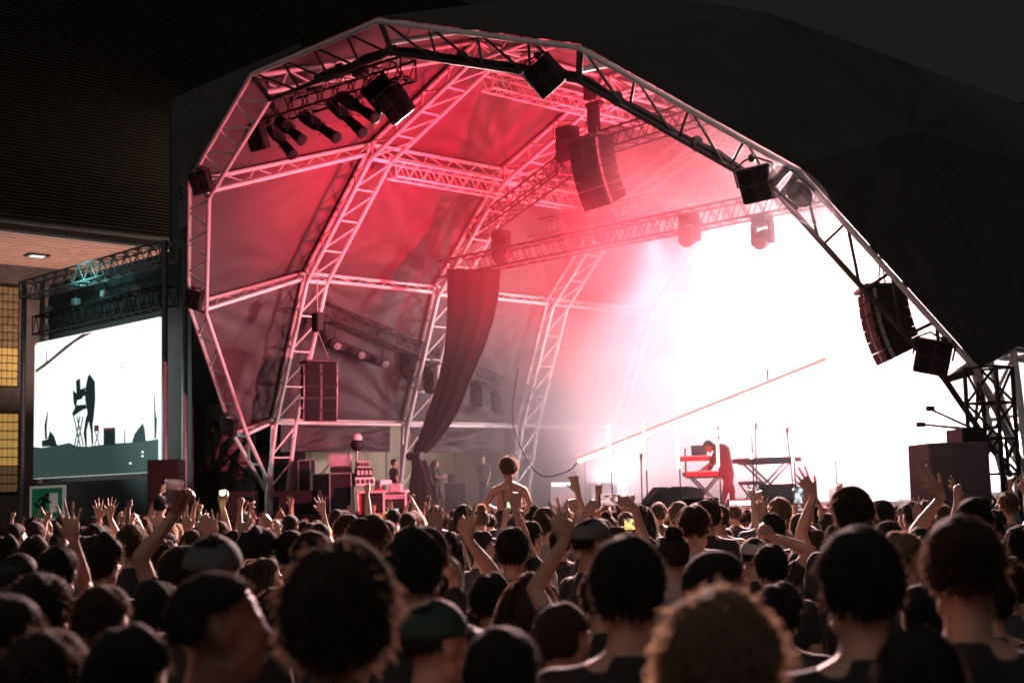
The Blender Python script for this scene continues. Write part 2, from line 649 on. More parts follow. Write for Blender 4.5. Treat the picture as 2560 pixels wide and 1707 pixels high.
# ------------------------------------------------------------------ canvas panels with sag and creases
def canvas_panel(name, c00, c10, c11, c01, parent, nu=26, nv=26, sag=0.10, crease=0.03, seed=0, material=CANVAS, seam=True):
    """sheet through four corners: u runs 00->10, v runs 00->01"""
    rg = np.random.default_rng(seed)
    c = [np.array(x, float) for x in (c00, c10, c11, c01)]
    nrm = np.cross(c[1] - c[0], c[3] - c[0])
    nrm /= np.linalg.norm(nrm)
    u, v = np.meshgrid(np.linspace(0, 1, nu), np.linspace(0, 1, nv))
    P = ((1 - u) * (1 - v))[..., None] * c[0] + (u * (1 - v))[..., None] * c[1] + (u * v)[..., None] * c[2] + ((1 - u) * v)[..., None] * c[3]
    edge = np.clip(np.minimum(np.minimum(u, 1 - u), np.minimum(v, 1 - v)) / 0.12, 0, 1)
    h = sag * np.sin(PI * u) * np.sin(PI * v)
    Lu, Lv = np.linalg.norm(c[1] - c[0]), np.linalg.norm(c[3] - c[0])
    for cu, cv in ((0, 0), (1, 0), (1, 1), (0, 1)):
        dx, dy = (u - cu) * Lu, (v - cv) * Lv
        r = np.hypot(dx, dy)
        th = np.arctan2(np.abs(dy), np.abs(dx) + 1e-6)
        k = rg.uniform(14, 26)
        h += crease * rg.uniform(0.5, 1.3) * np.sin(th * k + rg.uniform(0, 6) + 0.5 * np.sin(r * 1.3)) * np.exp(-r / rg.uniform(1.4, 2.8)) * np.clip(r / 0.5, 0, 1)
    for q in range(5):
        a = rg.uniform(0, PI)
        h += crease * 0.12 * np.sin((u * Lu * math.cos(a) + v * Lv * math.sin(a)) * rg.uniform(1.0, 3.5) + rg.uniform(0, 6))
    P = P + (h * edge)[..., None] * nrm
    t = 0.012
    n = nu * nv
    vs = np.concatenate([P.reshape(-1, 3), (P + nrm * t).reshape(-1, 3)])
    i, j = np.meshgrid(np.arange(nu - 1), np.arange(nv - 1))
    q = np.stack([j * nu + i, j * nu + i + 1, (j + 1) * nu + i + 1, (j + 1) * nu + i], -1).reshape(-1, 4)
    mb = MB()
    mb.add(vs, [tuple(x) for x in q[:, ::-1]] + [tuple(x + n) for x in q])
    return mb.build(name, material, parent, smooth=True)


sd = 0
for i in range(1, 8):
    j = i + 1
    sd += 1
    canvas_panel('canopy_panel', mapf(SKN[i]), mapf(SKN[j]), mapv(SKN[j], 0.0), mapv(SKN[i], 0.0), roof, seed=sd, sag=0.06, crease=0.025 if i > 1 else 0.07)
    for ya, yb in ((0.0, D3), (D3, D4), (D4, D5 + 0.3)):
        sd += 1
        # a sheet stops a hand's breadth short of the next, the arch chord bridges the joint
        canvas_panel('canopy_panel', mapv(SKN[i], ya + 0.02), mapv(SKN[j], ya + 0.02), mapv(SKN[j], yb - 0.02), mapv(SKN[i], yb - 0.02), roof, seed=sd,
                     sag=0.10 if i > 1 else 0.16, crease=0.045 if i > 1 else 0.12, nu=40, nv=40)
# back wall of the shell, pale cloth
bw = MB()
bk = [mapv(p, D5 + 0.28) for p in SKN]
bk[0].z = bk[-1].z = DECK
bw.prism(bk, (0, 0.02, 0))
bw.build('back_cloth', CANVAS, roof)

# ------------------------------------------------------------------ stage deck and light wall
deck = thing('stage_deck', 'black stage platform under the shell roof', 'stage', (0, 6, GST))
mb = MB()
mb.box((0, 6.2, DECK - 0.09), (20.6, 15.6, 0.18))
mb.build('deck_top', WOODB, deck)
for k in range(12):
    x = -9.9 + k * 1.8
    fp = MB()
    fp.bbox((x, -1.56, (DECK - 0.2 + GST) / 2), (1.76, 0.04, DECK - 0.2 - GST), 0.01)
    fp.build('front_panel', SKIRT, deck)
GLOWW = mat('white backlight glow', (0.02, 0.02, 0.02), 0.6, emit=(1.0, 0.955, 0.945), estr=1.6)  # added glowing panels stand in for the white light in the smoke
wall = thing('backlight_wall', 'glowing white backlight wall added at the back of the smoky stage', 'backlight wall', (1.0, 13.2, DECK))
mb = MB()
for i in range(7):
    for j in range(4):
        pn = MB()
        pn.bbox((-4.6 + i * 2.0, 13.2, DECK + 1.1 + j * 2.0), (1.995, 0.12, 1.995), 0.01)
        pn.build('panel', GLOWW, wall)
# ------------------------------------------------------------------ stage smoke
def smoke_material(dens):
    M = bpy.data.materials.new('stage smoke')
    M.use_nodes = True
    nt = M.node_tree
    nt.nodes.remove(nt.nodes['Principled BSDF'])
    pv = nt.nodes.new('ShaderNodeVolumePrincipled')
    pv.inputs['Color'].default_value = (0.95, 0.93, 0.93, 1)
    pv.inputs['Density'].default_value = dens
    pv.inputs['Anisotropy'].default_value = 0.35
    nt.links.new(pv.outputs[0], nt.nodes['Material Output'].inputs['Volume'])
    return M


def add_smoke():
    M = smoke_material(0.05)
    q = offset_poly(POLY, 0.16)
    q = [(p[0], p[1]) for p in q]
    pts = [mapv(p, 0.5) for p in q]
    pts[0].z = pts[-1].z = DECK + 0.02
    s_ = MB().prism(pts, (0, 12.55, 0)).build('smoke', M)
    tag(s_, 'white stage smoke filling the shell behind the arches', 'smoke', kind='stuff')


add_smoke()


def smoke_cloud(c, r, dens, seed, label):
    """thicker drift: a lumpy closed body of smoke, thin at its rim"""
    mb = MB().ball((0, 0, 0), 1.0, 40, 24)
    rg = np.random.default_rng(seed)
    fr, ph = rg.normal(size=(9, 3)) * 2.6, rg.uniform(0, 6, 9)
    vs = []
    for v_ in mb.v:
        d = np.array(v_)
        k = 1 + 0.17 * sum(math.sin(float(d @ fr[i]) + ph[i]) for i in range(9)) / 3
        p_ = V((c[0] + d[0] * k * r[0], c[1] + d[1] * k * r[1], c[2] + d[2] * k * r[2]))
        p_.z = max(p_.z, DECK + 0.03)
        p_.y = min(p_.y, 12.95)
        vs.append(tuple(p_))
    mb.v = vs
    tag(mb.build('smoke_cloud', smoke_material(dens)), label, 'smoke', kind='stuff')


smoke_cloud((-1.5, 8.6, 4.2), (8.0, 4.2, 4.2), 0.10, 3, 'thick bright smoke cloud in front of the backlight wall')
smoke_cloud((-3.6, 5.6, 3.0), (4.2, 3.2, 2.6), 0.09, 5, 'low pale smoke drifting left behind the light tubes')
smoke_cloud((2.0, 5.4, 8.4), (5.6, 3.6, 3.0), 0.09, 8, 'pink smoke hanging around the upper trusses')

# ================================================================== rigging and lamps
ANR = V((0, math.cos(TILT), math.sin(TILT)))


def at_arch(px, py, back=0.0):
    """point on the plane of the leaning front arch"""
    d = ray(px, py)
    o = V((0, 0, Z0)) + ANR * back
    return CAM + d * ((o - CAM).dot(ANR) / d.dot(ANR))


def frame_to(fwd, up=(0, 0, 1)):
    """matrix whose +Y is fwd"""
    y = V(fwd).normalized()
    x = y.cross(V(up)).normalized()
    z = x.cross(y)
    return Matrix((x, y, z)).transposed()


def profile_spot(pos, aim, hang, label, L=0.62, r=0.105, group=None):
    t = thing('profile_spotlight', label, 'stage light', pos, group=group)
    R3 = frame_to(aim)
    T = Matrix.Translation(V(pos)) @ R3.to_4x4()
    Mz = (T @ Matrix.Rotation(-PI / 2, 4, 'X'))   # local +Z -> aim

    def w(p):
        return Mz @ V(p)
    b = MB()
    b.lathe((0, 0, 0), [(r * 0.5, -L * 0.62), (r * 1.15, -L * 0.58), (r * 1.3, -L * 0.32), (r * 1.25, -L * 0.15), (r * 0.92, -L * 0.1),
                        (r * 0.9, L * 0.2), (r * 1.02, L * 0.22), (r * 1.02, L * 0.42), (r * 1.18, L * 0.44), (r * 1.18, L * 0.5)], 12)
    b.v = [tuple(Mz @ V(p)) for p in b.v]
    body = b.build('body', BLKP, t, True)
    g = MB().lathe((0, 0, 0), [(r * 0.85, L * 0.5), (r * 0.85, L * 0.505)], 12)
    g.v = [tuple(Mz @ V(p)) for p in g.v]
    g.build('lens', LENS, t)
    for k in range(4):
        MB().box(w((math.cos(k * PI / 2) * r * 1.25, math.sin(k * PI / 2) * r * 1.25, L * 0.05)), (0.05, 0.05, 0.02), R3).build('shutter', BLK, body)
    y = MB()
    pu = V(pos) + (V(hang) - V(pos)) * 0.75
    for sx in (-1, 1):
        y.path([w((sx * r * 1.4, 0, -L * 0.1)), w((sx * r * 1.5, 0, -L * 0.1)) + V((0, 0, 0.12)), pu], 0.014, 5)
    y.build('yoke', BLK, t)
    MB().tube(pu, hang, 0.025, 0.025, 6).build('clamp', BLK, t)
    cb = MB()
    e = w((0, 0, -L * 0.6))
    cb.path(smooth_pts([e, e + V((-0.05, 0, -0.1)), e + V((0.03, 0.02, 0.1)), lerp(e, hang, 0.6) + V((0.1, 0, 0)), hang], 4), 0.009, 4)
    cb.build('cable', BLKP, t)
    return t


def blinder(pos, face, label, s=0.62, hang=None, group='four lamp blinders along the front arch', tilt=0.0):
    t = thing('blinder_light', label, 'stage light', pos, group=group)
    R3 = frame_to(face) @ Matrix.Rotation(tilt, 3, 'Y')
    p = V(pos)
    MB().bbox(p, (s, s * 0.32, s), 0.03, R3).build('housing', BLKP, t)
    fn = R3 @ V((0, 1, 0))
    for a in (-1, 1):
        for b in (-1, 1):
            c = p + R3 @ V((a * s * 0.235, s * 0.165, b * s * 0.235))
            M = (frame_to(fn).to_4x4() @ Matrix.Rotation(-PI / 2, 4, 'X')).to_3x3()
            o = MB().lathe(c, [(s * 0.19, -0.01), (s * 0.2, 0.012), (s * 0.17, 0.014), (s * 0.05, -0.002)], 14, M).build('lamp', LENS, t, True)
    y = MB()
    up = p + V((0, 0, s * 0.85)) if hang is None else V(hang)
    for a in (-1, 1):
        y.path([p + R3 @ V((a * s * 0.56, 0, 0)), p + R3 @ V((a * s * 0.56, 0, s * 0.5)), p + R3 @ V((a * s * 0.2, 0, s * 0.72)), up], 0.018, 5)
    y.build('yoke', BLK, t)
    MB().bbox(up, (0.1, 0.12, 0.12), 0.02, R3).build('clamp', BLK, t)
    fl = MB()
    fl.box(p + R3 @ V((0, s * 0.22, s * 0.54)), (s, s * 0.2, 0.01), R3)
    fl.build('barn_door', BLK, t)
    return t


def moving_head(pos, aim, label, sc=1.0, up=True, material=BLKP, group=None):
    """lamp hanging from (up) or standing on its base"""
    sg = -1 if up else 1
    t = thing('moving_head_light', label, 'stage light', pos, group=group)
    p = V(pos)
    MB().bbox(p, (0.42 * sc, 0.34 * sc, 0.2 * sc), 0.03).build('base', material, t)
    y = MB()
    for a in (-1, 1):
        y.bbox(p + V((a * 0.24 * sc, 0, sg * 0.34 * sc)), (0.07 * sc, 0.2 * sc, 0.5 * sc), 0.02)
    y.bbox(p + V((0, 0, sg * 0.14 * sc)), (0.55 * sc, 0.2 * sc, 0.07 * sc), 0.02)
    y.build('yoke', material, t)
    c = p + V((0, 0, sg * 0.46 * sc))
    M = (frame_to(aim).to_4x4() @ Matrix.Rotation(-PI / 2, 4, 'X')).to_3x3()
    MB().lathe(c, [(0.08 * sc, -0.27 * sc), (0.17 * sc, -0.24 * sc), (0.2 * sc, -0.05 * sc), (0.2 * sc, 0.1 * sc), (0.18 * sc, 0.2 * sc), (0.17 * sc, 0.26 * sc)], 14, M).build('head', material, t, True)
    MB().lathe(c + V(aim).normalized() * 0.262 * sc, [(0.15 * sc, 0.0), (0.15 * sc, 0.006)], 14, M).build('lens', LENS, t)
    return t


def line_array(top, face, n, label, cw=0.95, ch=0.27, cdp=0.55, curve=3.2, start=4.0, facemat=GRILLE, hoist=1.2):
    """cabinets hung under a frame, each splayed a little more than the one above"""
    t = thing('line_array', label, 'loudspeaker array', top)
    R0 = frame_to(face)
    p = V(top)
    MB().bbox(p, (cw * 0.95, cdp * 1.25, 0.07), 0.01, R0).build('fly_frame', BLK, t)
    ang = math.radians(start)
    hp = p + R0 @ V((0, cdp / 2, -0.05))
    for k in range(n):
        R = R0 @ Matrix.Rotation(-ang, 3, 'X')
        dn = R @ V((0, 0, -1))
        c = hp + dn * (ch / 2) + R @ V((0, -cdp / 2, 0))
        cb = MB()
        h2 = ch / 2 - 0.006
        prof = [(-cw / 2, cdp / 2), (cw / 2, cdp / 2), (cw / 2 * 0.94, -cdp / 2), (-cw / 2 * 0.94, -cdp / 2)]
        cb.prism([c + R @ V((x, y, -h2 * (1 if y > 0 else 0.8))) for x, y in prof], (0, 0, 0))
        cb = MB()
        vs = [c + R @ V((x, y, sz * h2 * (1 if y > 0 else 0.78))) for sz in (-1, 1) for x, y in prof]
        cb.add(vs, [(0, 1, 2, 3), (7, 6, 5, 4), (4, 5, 1, 0), (5, 6, 2, 1), (6, 7, 3, 2), (7, 4, 0, 3)])
        cab = cb.build('cabinet', BLKP, t)
        for sx in (-1, 1):
            MB().bbox(c + R @ V((sx * cw * 0.26, cdp / 2 + 0.008, 0)), (cw * 0.40, 0.02, ch * 0.86), 0.008, R).build('grille', facemat, cab)
        MB().bbox(c + R @ V((0, cdp / 2 + 0.006, 0)), (cw * 0.09, 0.016, ch * 0.9), 0.006, R).build('horn_slot', BLK, cab)
        for sx in (-1, 1):
            MB().box(c + R @ V((sx * (cw / 2 + 0.012), cdp * 0.38, 0)), (0.02, 0.06, ch * 0.9), R).build('rigging_plate', STEEL, cab)
        hp = hp + dn * ch
        ang += math.radians(curve)
    b = MB()
    for sx in (-0.3, 0.3):
        b.tube(p + R0 @ V((sx, 0, 0.03)), p + V((0, 0, hoist * 0.5)), 0.016, 0.016, 5)
    b.build('sling', STEEL, t)
    MB().bbox(p + V((0, 0, hoist * 0.5 + 0.24)), (0.28, 0.22, 0.5), 0.03).build('chain_hoist', BLKP, t)
    MB().tube(p + V((0, 0, hoist * 0.5 + 0.45)), p + V((0, 0, hoist + 1.0)), 0.014, 0.014, 5).build('chain', STEEL, t)
    return t


def lighting_truss(p, q, wd, label, material, rc=0.026, rb=0.012, up=(0, 0, 1), bay=0.45):
    t = thing('lighting_truss', label, 'truss', lerp(p, q, 0.5))
    box_truss(t, p, q, wd, max(3, int((V(q) - V(p)).length / bay)), rc, rb, material, up)
    return t


# lamp truss hung inside the top of the front arch
LA = at_y(672, 282, -4.4)
LB = at_z(1021, 172, LA.z)
t = lighting_truss(LA, LB, 0.42, 'black lamp truss hung under the top left of the front arch', BLK, 0.03, 0.014)
for px0, py0, f in ((668, 180, 0.06), (985, 120, 0.93)):
    p = lerp(LA, LB, f)
    MB().tube(p, at_arch(px0 + (f > 0.5) * 8, py0 + 26, 0.1), 0.03, 0.03, 6).build('drop_arm', BLK, t)
hb = None
for f in (0.35, 0.68):
    MB().bbox(lerp(LA, LB, f) + V((0, 0, 0.26)), (0.34, 0.24, 0.22), 0.03).build('junction_box', BLKP, t)

for (x0, y0, x1, y1, lab) in (
        (682, 318, 728, 390, 'black spotlight pointing steeply down, nearest the square floodlight'),
        (705, 305, 752, 352, 'red glinting short spotlight second along the black lamp truss'),
        (768, 294, 838, 346, 'black spotlight alone in the middle of the lamp truss'),
        (838, 262, 903, 334, 'black spotlight crossing under its neighbour on the lamp truss'),
        (862, 246, 935, 296, 'topmost black spotlight slanting right on the lamp truss')):
    c = at_z((x0 + x1) / 2, (y0 + y1) / 2, LA.z - 0.55)
    a0, a1 = at_y(x0, y0, c.y), at_y(x1, y1, c.y)
    ax = (a1 - a0).normalized()
    ax = (ax + V((0, 0.12, 0))).normalized()
    L = (a1 - a0).length
    d = LB - LA
    f = max(0, min(1, (c - LA).dot(d) / d.length_squared))
    profile_spot(c, ax, lerp(LA, LB, f) + V((0, 0, -0.2)), lab, L * 0.95, 0.115 if L > 0.6 else 0.10, 'spotlights on the black lamp truss')
c = at_z(644, 346, LA.z - 0.55)
blinder(c, (0.1, -1, -0.35), 'square black floodlight at the left end of the lamp truss', 0.56, LA + V((0, 0, -0.2)), group=None)
c = at_z(975, 252, LB.z - 0.65)
for k, (dx, dz, lab) in enumerate(((-0.28, 0.2, 'upper lamp of the big cluster at the right end of the lamp truss'), (0.18, -0.12, 'lower lamp of the big cluster at the right end of the lamp truss'))):
    blinder(c + V((dx, 0, dz)), (0.35, -1, -0.55), lab, 0.62, LB + V((-0.25 + dx, 0, -0.2)), group='lamp cluster on the lamp truss', tilt=0.45)

# blinders clamped to the arch itself
for k, (px, py, fx, tl, hx, hy, lab) in enumerate((
        (503, 457, (0.5, -1, -0.25), 0.15, 500, 425, 'black four lamp blinder at the upper left corner of the front arch'),
        (486, 750, (0.4, -1, -0.2), -0.35, 484, 722, 'black four lamp blinder halfway up the left side of the front arch'),
        (573, 1068, (0.4, -1, -0.15), -0.25, 566, 1036, 'black four lamp blinder low on the left leg of the front arch'),
        (1362, 192, (0.35, -1, -0.55), 0.5, 1345, 140, 'black four lamp blinder hung from the top of the front arch'),
        (1893, 460, (0.45, -1, -0.5), 0.12, 1880, 395, 'black four lamp blinder left of the clear dome'),
        (2332, 893, (0.5, -1, -0.3), -0.25, 2360, 850, 'dark four lamp blinder low on the right limb of the arch'))):
    p = at_arch(px, py, -0.22)
    blinder(p, fx, lab, (0.50, 0.46, 0.46, 0.56, 0.56, 0.54)[k], at_arch(hx, hy, -0.05), tilt=tl)
# clear rain dome with a moving lamp in it
p = at_arch(2000, 487, -0.3)
CLEAR = mat('clear vinyl', (0.9, 0.85, 0.9), 0.2, spec=0.3, alpha=0.22)
t = thing('rain_dome', 'clear inflated rain dome around a moving lamp on the right of the arch', 'rain dome', p)
ax = (at_arch(2062, 535, -0.3) - at_arch(1945, 430, -0.3)).normalized()
M3 = frame_to(ax, (0.3, -1, 0.2))
MB().ball(p, (0.34, 0.60, 0.37), 24, 16, M3).build('bubble', CLEAR, t, True)
MB().bbox(p + M3 @ V((0, -0.42, 0)), (0.36, 0.14, 0.36), 0.03, M3).build('base', BLKP, t)
h = MB()
h.lathe(p, [(0.1, -0.2), (0.16, -0.1), (0.16, 0.12), (0.12, 0.2)], 12, M3 @ Matrix.Rotation(0.9, 3, 'X'))
h.bbox(p + M3 @ V((0.19, -0.12, 0)), (0.05, 0.5, 0.12), 0.02, M3)
h.bbox(p + M3 @ V((-0.19, -0.12, 0)), (0.05, 0.5, 0.12), 0.02, M3)
h.build('lamp_head', BLKP, t)

# cable loom along the inner chord of the right half of the front arch
t = thing('cable_loom', 'thick black cable loom taped along the inner chord of the front arch', 'cable', mapf(INN[5]))
pts = []
for i in (4, 5, 6):
    a, b = mapf(INN[i]), mapf(INN[i + 1])
    for k in range(10):
        q = lerp(a, b, k / 10 + (0.08 if i == 4 and k == 0 else 0))
        pts.append(q + V((0, 0.02, 0.085 + 0.02 * math.sin(k * 2.1 + i))))
MB().path(pts[4:], [0.055 + 0.018 * math.sin(k * 1.7) for k in range(len(pts[4:]))], 7).build('loom', BLKP, t, True)
for k in range(6, len(pts) - 2, 4):
    MB().tube(pts[k] + V((-.03, 0, 0)), pts[k] + V((0.03, 0, -0.01)), 0.13, 0.13, 8).build('strap', BLK, t)

# aluminium box trusses that run back through the shell
for (px, py, y0, y1, lab) in ((1216, 203, 0.75, 12.6, 'bright box truss running back under the crown of the shell'),
                              (978, 425, 0.55, 12.4, 'bright box truss running back along the left shoulder of the shell')):
    a = at_y(px, py, y0)
    lighting_truss(a, V((a.x, y1, a.z)), 0.40, lab, ALU, 0.032, 0.015)
# dark cross trusses
T1 = at_y(1112, 675, 4.25)
T1b = V((6.6, 4.25, T1.z))
lighting_truss(T1, T1b, 0.46, 'dark cross truss that carries the black curtain', BLK, 0.032, 0.015)
T4 = at_y(1280, 588, 7.4)
T4b = V((7.2, 7.4, T4.z))
lighting_truss(T4, T4b, 0.46, 'dark cross truss fading into the pink smoke behind the curtain truss', BLK, 0.032, 0.015)
T6 = at_y(1350, 560, 10.3)
T6b = V((7.4, 10.3, T6.z))
lighting_truss(T6, T6b, 0.5, 'rearmost cross truss lost in the smoke above the backlight wall', BLK, 0.035, 0.016)
T2 = at_y(1412, 388, 3.0)
T2b = V((5.4, 3.0, T2.z + 0.25))
lighting_truss(T2, T2b, 0.46, 'dark truss behind the hanging centre loudspeakers', BLK, 0.032, 0.015)
T3 = at_y(1192, 578, 5.0)
lighting_truss(T3, T2 + V((-0.1, 0.1, -0.25)), 0.44, 'raking dark truss that climbs to the centre loudspeakers', BLK, 0.032, 0.015)
# side truss that falls toward the back along the left wall
T5 = at_y(808, 776, 0.9)
T5b = at_y(1330, 992, 8.9)
lighting_truss(T5, T5b, 0.40, 'dark truss sloping down along the left canvas wall', BLK, 0.028, 0.013)


def head_at(px, py, y, aim, label, sc=1.0, **k):
    return moving_head(at_y(px, py, y), aim, label, sc, **k)


for px, py, y, aim, sc, lab in (
        (1190, 545, 4.9, (0.2, -0.8, -0.6), 1.0, 'moving lamp at the low end of the raking truss'),
        (1252, 588, 4.2, (0.5, -0.6, -0.8), 1.1, 'moving lamp hung over the top of the black curtain'),
        (1418, 330, 3.0, (-0.5, -0.5, -0.8), 1.2, 'large moving lamp left of the centre loudspeakers'),
        (1432, 500, 7.3, (0.3, -0.9, -0.5), 1.1, 'moving lamp on the hazy second cross truss, left one'),
        (1512, 540, 7.3, (0, -0.9, -0.5), 1.15, 'moving lamp on the hazy second cross truss, next to the left one'),
        (1838, 472, 7.3, (0, -0.9, -0.5), 1.3, 'moving lamp on the hazy second cross truss, right one'),
        (1905, 548, 4.2, (0.2, -0.9, -0.5), 1.0, 'faint moving lamp at the right end of the curtain truss'),
        (1722, 545, 4.2, (0.2, -0.9, -0.5), 1.0, 'faint moving lamp near the middle of the curtain truss'),
        (1018, 892, 4.2, (0.4, -0.3, -1), 0.85, 'moving lamp hung from the sloping side truss before the third arch'),
        (1075, 925, 4.6, (0.3, -0.4, -1), 0.9, 'moving lamp beside the black curtain on the sloping side truss'),
        (1195, 958, 6.8, (0.3, -0.4, -1), 0.95, 'moving lamp on the sloping side truss right of the curtain'),
        (1245, 985, 7.6, (0.6, -0.3, -0.6), 0.9, 'moving lamp at the low end of the sloping side truss'),
        (806, 800, 0.7, (0.7, -0.4, -0.6), 0.8, 'small moving lamp at the high end of the sloping side truss')):
    head_at(px, py, y, aim, lab, sc, group='moving lamps rigged inside the shell')
# bar of short lamps under the side truss
BA, BB = at_y(822, 856, 1.2), at_y(972, 912, 3.2)
t = thing('lamp_bar', 'red tinted bar of small lamps hanging under the side truss', 'stage light', lerp(BA, BB, 0.5))
d = (BB - BA).normalized()
R3 = frame_to(d)
MB().bbox(lerp(BA, BB, 0.5), (0.22, (BB - BA).length, 0.24), 0.03, R3).build('housing', BLKP, t)
for k in range(5):
    c = lerp(BA, BB, 0.1 + 0.2 * k)
    M = (frame_to(V((0.75, -0.3, -0.4))).to_4x4() @ Matrix.Rotation(-PI / 2, 4, 'X')).to_3x3()
    MB().lathe(c + R3 @ V((0.12, 0, -0.04)), [(0.07, -0.05), (0.11, 0.06), (0.09, 0.062)], 12, M).build('lamp', LENS if k % 2 else STEEL, t, True)
for f in (0.1, 0.9):
    q = lerp(BA, BB, f)
    MB().tube(q + V((0, 0, 0.1)), q + V((0, 0, 0.75)), 0.02, 0.02, 6).build('hanger', BLK, t)

# loudspeaker arrays
line_array(at_y(795, 905, -0.35), (0.93, -0.36, 0), 5, 'black loudspeaker array hung beside the left leg of the arches', 0.84, 0.30, 0.6, 2.6, -2.0, hoist=1.6)
line_array(at_y(1478, 352, 2.4), (-0.18, -1, 0), 7, 'red black loudspeaker array hanging high over the middle of the stage', 1.0, 0.235, 0.6, 3.6, 4.0, hoist=2.0)
p = at_arch(2205, 722, 0.9)
line_array(p, (-0.75, -0.7, 0), 6, 'dark loudspeaker array hung behind the right limb of the arch', 1.05, 0.205, 0.6, 4.2, 2.0, hoist=1.2)
p = at_y(1484, 300, 2.4)
t = thing('chain_hoist', 'small dark hoist above the centre loudspeakers', 'hoist', p)
MB().bbox(p, (0.26, 0.24, 0.62), 0.03).build('motor', BLKP, t)
MB().bbox(p + V((0.05, 0, 0.36)), (0.46, 0.2, 0.12), 0.02).build('hook_block', BLK, t)
MB().tube(p + V((0.25, 0, 0.4)), p + V((0.25, 0, 2.4)), 0.014, 0.014, 5).build('chain', BLK, t)

# black curtain gathered towards the floor
CURT = mat('curtain cloth', (0.024, 0.012, 0.019), 0.9, noise=0.35, nscale=2.5, bump=0.3, bscale=20, sheen=0.2)
rows = [(672, 1118, 1246), (740, 1116, 1242), (800, 1113, 1230), (870, 1106, 1208), (950, 1090, 1174), (1020, 1068, 1146),
        (1080, 1049, 1110), (1120, 1034, 1075), (1143, 1028, 1050), (1170, 1030, 1062), (1230, 1022, 1082), (1300, 1010, 1090)]
NU = 40
ry = np.linspace(672, 1300, 60)
lx = np.interp(ry, [a for a, _, _ in rows], [b for _, b, _ in rows])
rx = np.interp(ry, [a for a, _, _ in rows], [c for _, _, c in rows])
vs = []
for side in (0, 1):
    for j, yy in enumerate(ry):
        for i in range(NU):
            u = i / (NU - 1)
            fold = 0.13 * math.sin(u * 21 + 0.8 * math.sin(j * 0.07)) * (0.5 + 0.5 * min(1, j / 20)) * (0.3 + 0.7 * (rx[j] - lx[j]) / 128)
            q = at_y(lx[j] + (rx[j] - lx[j]) * u, yy, 4.0 - min(1.0, j / 45) * 0.6)
            vs.append(q + V((0, fold + side * 0.02, 0)))
n = NU * 60
fs = []
for j in range(59):
    for i in range(NU - 1):
        a = j * NU + i
        fs.append((a, a + NU, a + NU + 1, a + 1))
        fs.append((n + a, n + a + 1, n + a + NU + 1, n + a + NU))
t = thing('stage_curtain', 'dark curtain gathered to a point below the cross truss', 'curtain', at_y(1050, 1300, 3.6))
MB().add(vs, fs).build('cloth', CURT, t, True)
MB().tube(at_y(1022, 1140, 3.35), at_y(1056, 1140, 3.35), 0.12, 0.12, 10).build('tie', BLK, t)

# ================================================================== gear on the stage
RZ = Matrix.Rotation(YAW, 3, 'Z')          # local X runs across the view, local -Y looks at the audience area


def px_rect(x0, y0, x1, y1, y):
    """centre, width and height in metres of a picture rectangle standing at stage depth y"""
    c = at_y((x0 + x1) / 2, (y0 + y1) / 2, y)
    dist = (c - CAM).dot(FWD)
    return c, (x1 - x0) / FPX * dist, (y1 - y0) / FPX * dist


def gear_box(name, label, cat, r, y, depth=0.6, material=BLKP, floor=None, trims=True, turn=0.0, b=0.015, group=None):
    c, wd, ht = px_rect(*r, y)
    top = c.z + ht / 2
    bot = c.z - ht / 2 if floor is None else floor
    R3 = RZ @ Matrix.Rotation(turn, 3, 'Z')
    cc = V((c.x, c.y, (top + bot) / 2))
    t = thing(name, label, cat, (c.x, c.y, bot), group=group)
    h = top - bot
    MB().bbox(cc, (wd, depth, h), b, R3).build('body', material, t)
    if trims:
        for sx in (-1, 1):
            for sy in (-1, 1):
                MB().box(cc + R3 @ V((sx * wd / 2, sy * depth / 2, 0)), (0.03, 0.03, h * 0.985), R3).build('edge_trim', STEEL, t)
        for sy in (-1, 1):
            MB().box(cc + R3 @ V((0, sy * depth / 2, h / 2 - 0.012)), (wd * 0.95, 0.028, 0.028), R3).build('edge_trim', STEEL, t)
    return t, cc, wd, h, R3


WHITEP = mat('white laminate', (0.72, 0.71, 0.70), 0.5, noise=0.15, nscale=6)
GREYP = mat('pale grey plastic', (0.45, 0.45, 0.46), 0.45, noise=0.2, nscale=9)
REDP = mat('red plastic and red light', (0.45, 0.02, 0.03), 0.45, noise=0.2)
LEDG = mat('green led', (0.1, 0.3, 0.05), 0.4, emit=(0.55, 1.0, 0.12), estr=2.2)
LEDC = mat('cyan led', (0.1, 0.3, 0.3), 0.4, emit=(0.15, 0.8, 0.8), estr=1.5)
LEDR = mat('red led', (0.3, 0.02, 0.02), 0.4, emit=(1.0, 0.06, 0.08), estr=3.0)

# amplifier rack
t, c, wd, h, R3 = gear_box('amplifier_rack', 'low amplifier rack with white top and green meters at the left of the stage', 'rack', (905, 1232, 1018, 1312), -0.9, 0.7, BLKP, trims=False)
MB().bbox(c + V((0, 0, h / 2 + 0.03)), (wd * 1.06, 0.8, 0.06), 0.012, R3).build('top_board', WHITEP, t)
for sx in (-0.5, 0.02, 0.5):
    MB().box(c + R3 @ V((sx * wd, -0.36, 0)), (0.05, 0.05, h), R3).build('rack_post', WHITEP if sx != -0.5 else REDP, t)  # red light on the left post is put into its colour
for k in range(5):
    for sx in (-0.24, 0.26):
        MB().bbox(c + R3 @ V((sx * wd, -0.355, h * (0.38 - 0.18 * k))), (wd * 0.44, 0.03, h * 0.15), 0.006, R3).build('rack_unit', GREYP if (k == 0 and sx > 0) else BLK, t)
for k in range(6):
    MB().box(c + R3 @ V(((0.12 + 0.05 * k) * wd, -0.375, -0.02)), (0.035, 0.012, 0.05), R3).build('meter', LEDG if k < 3 or k > 4 else LEDC, t)
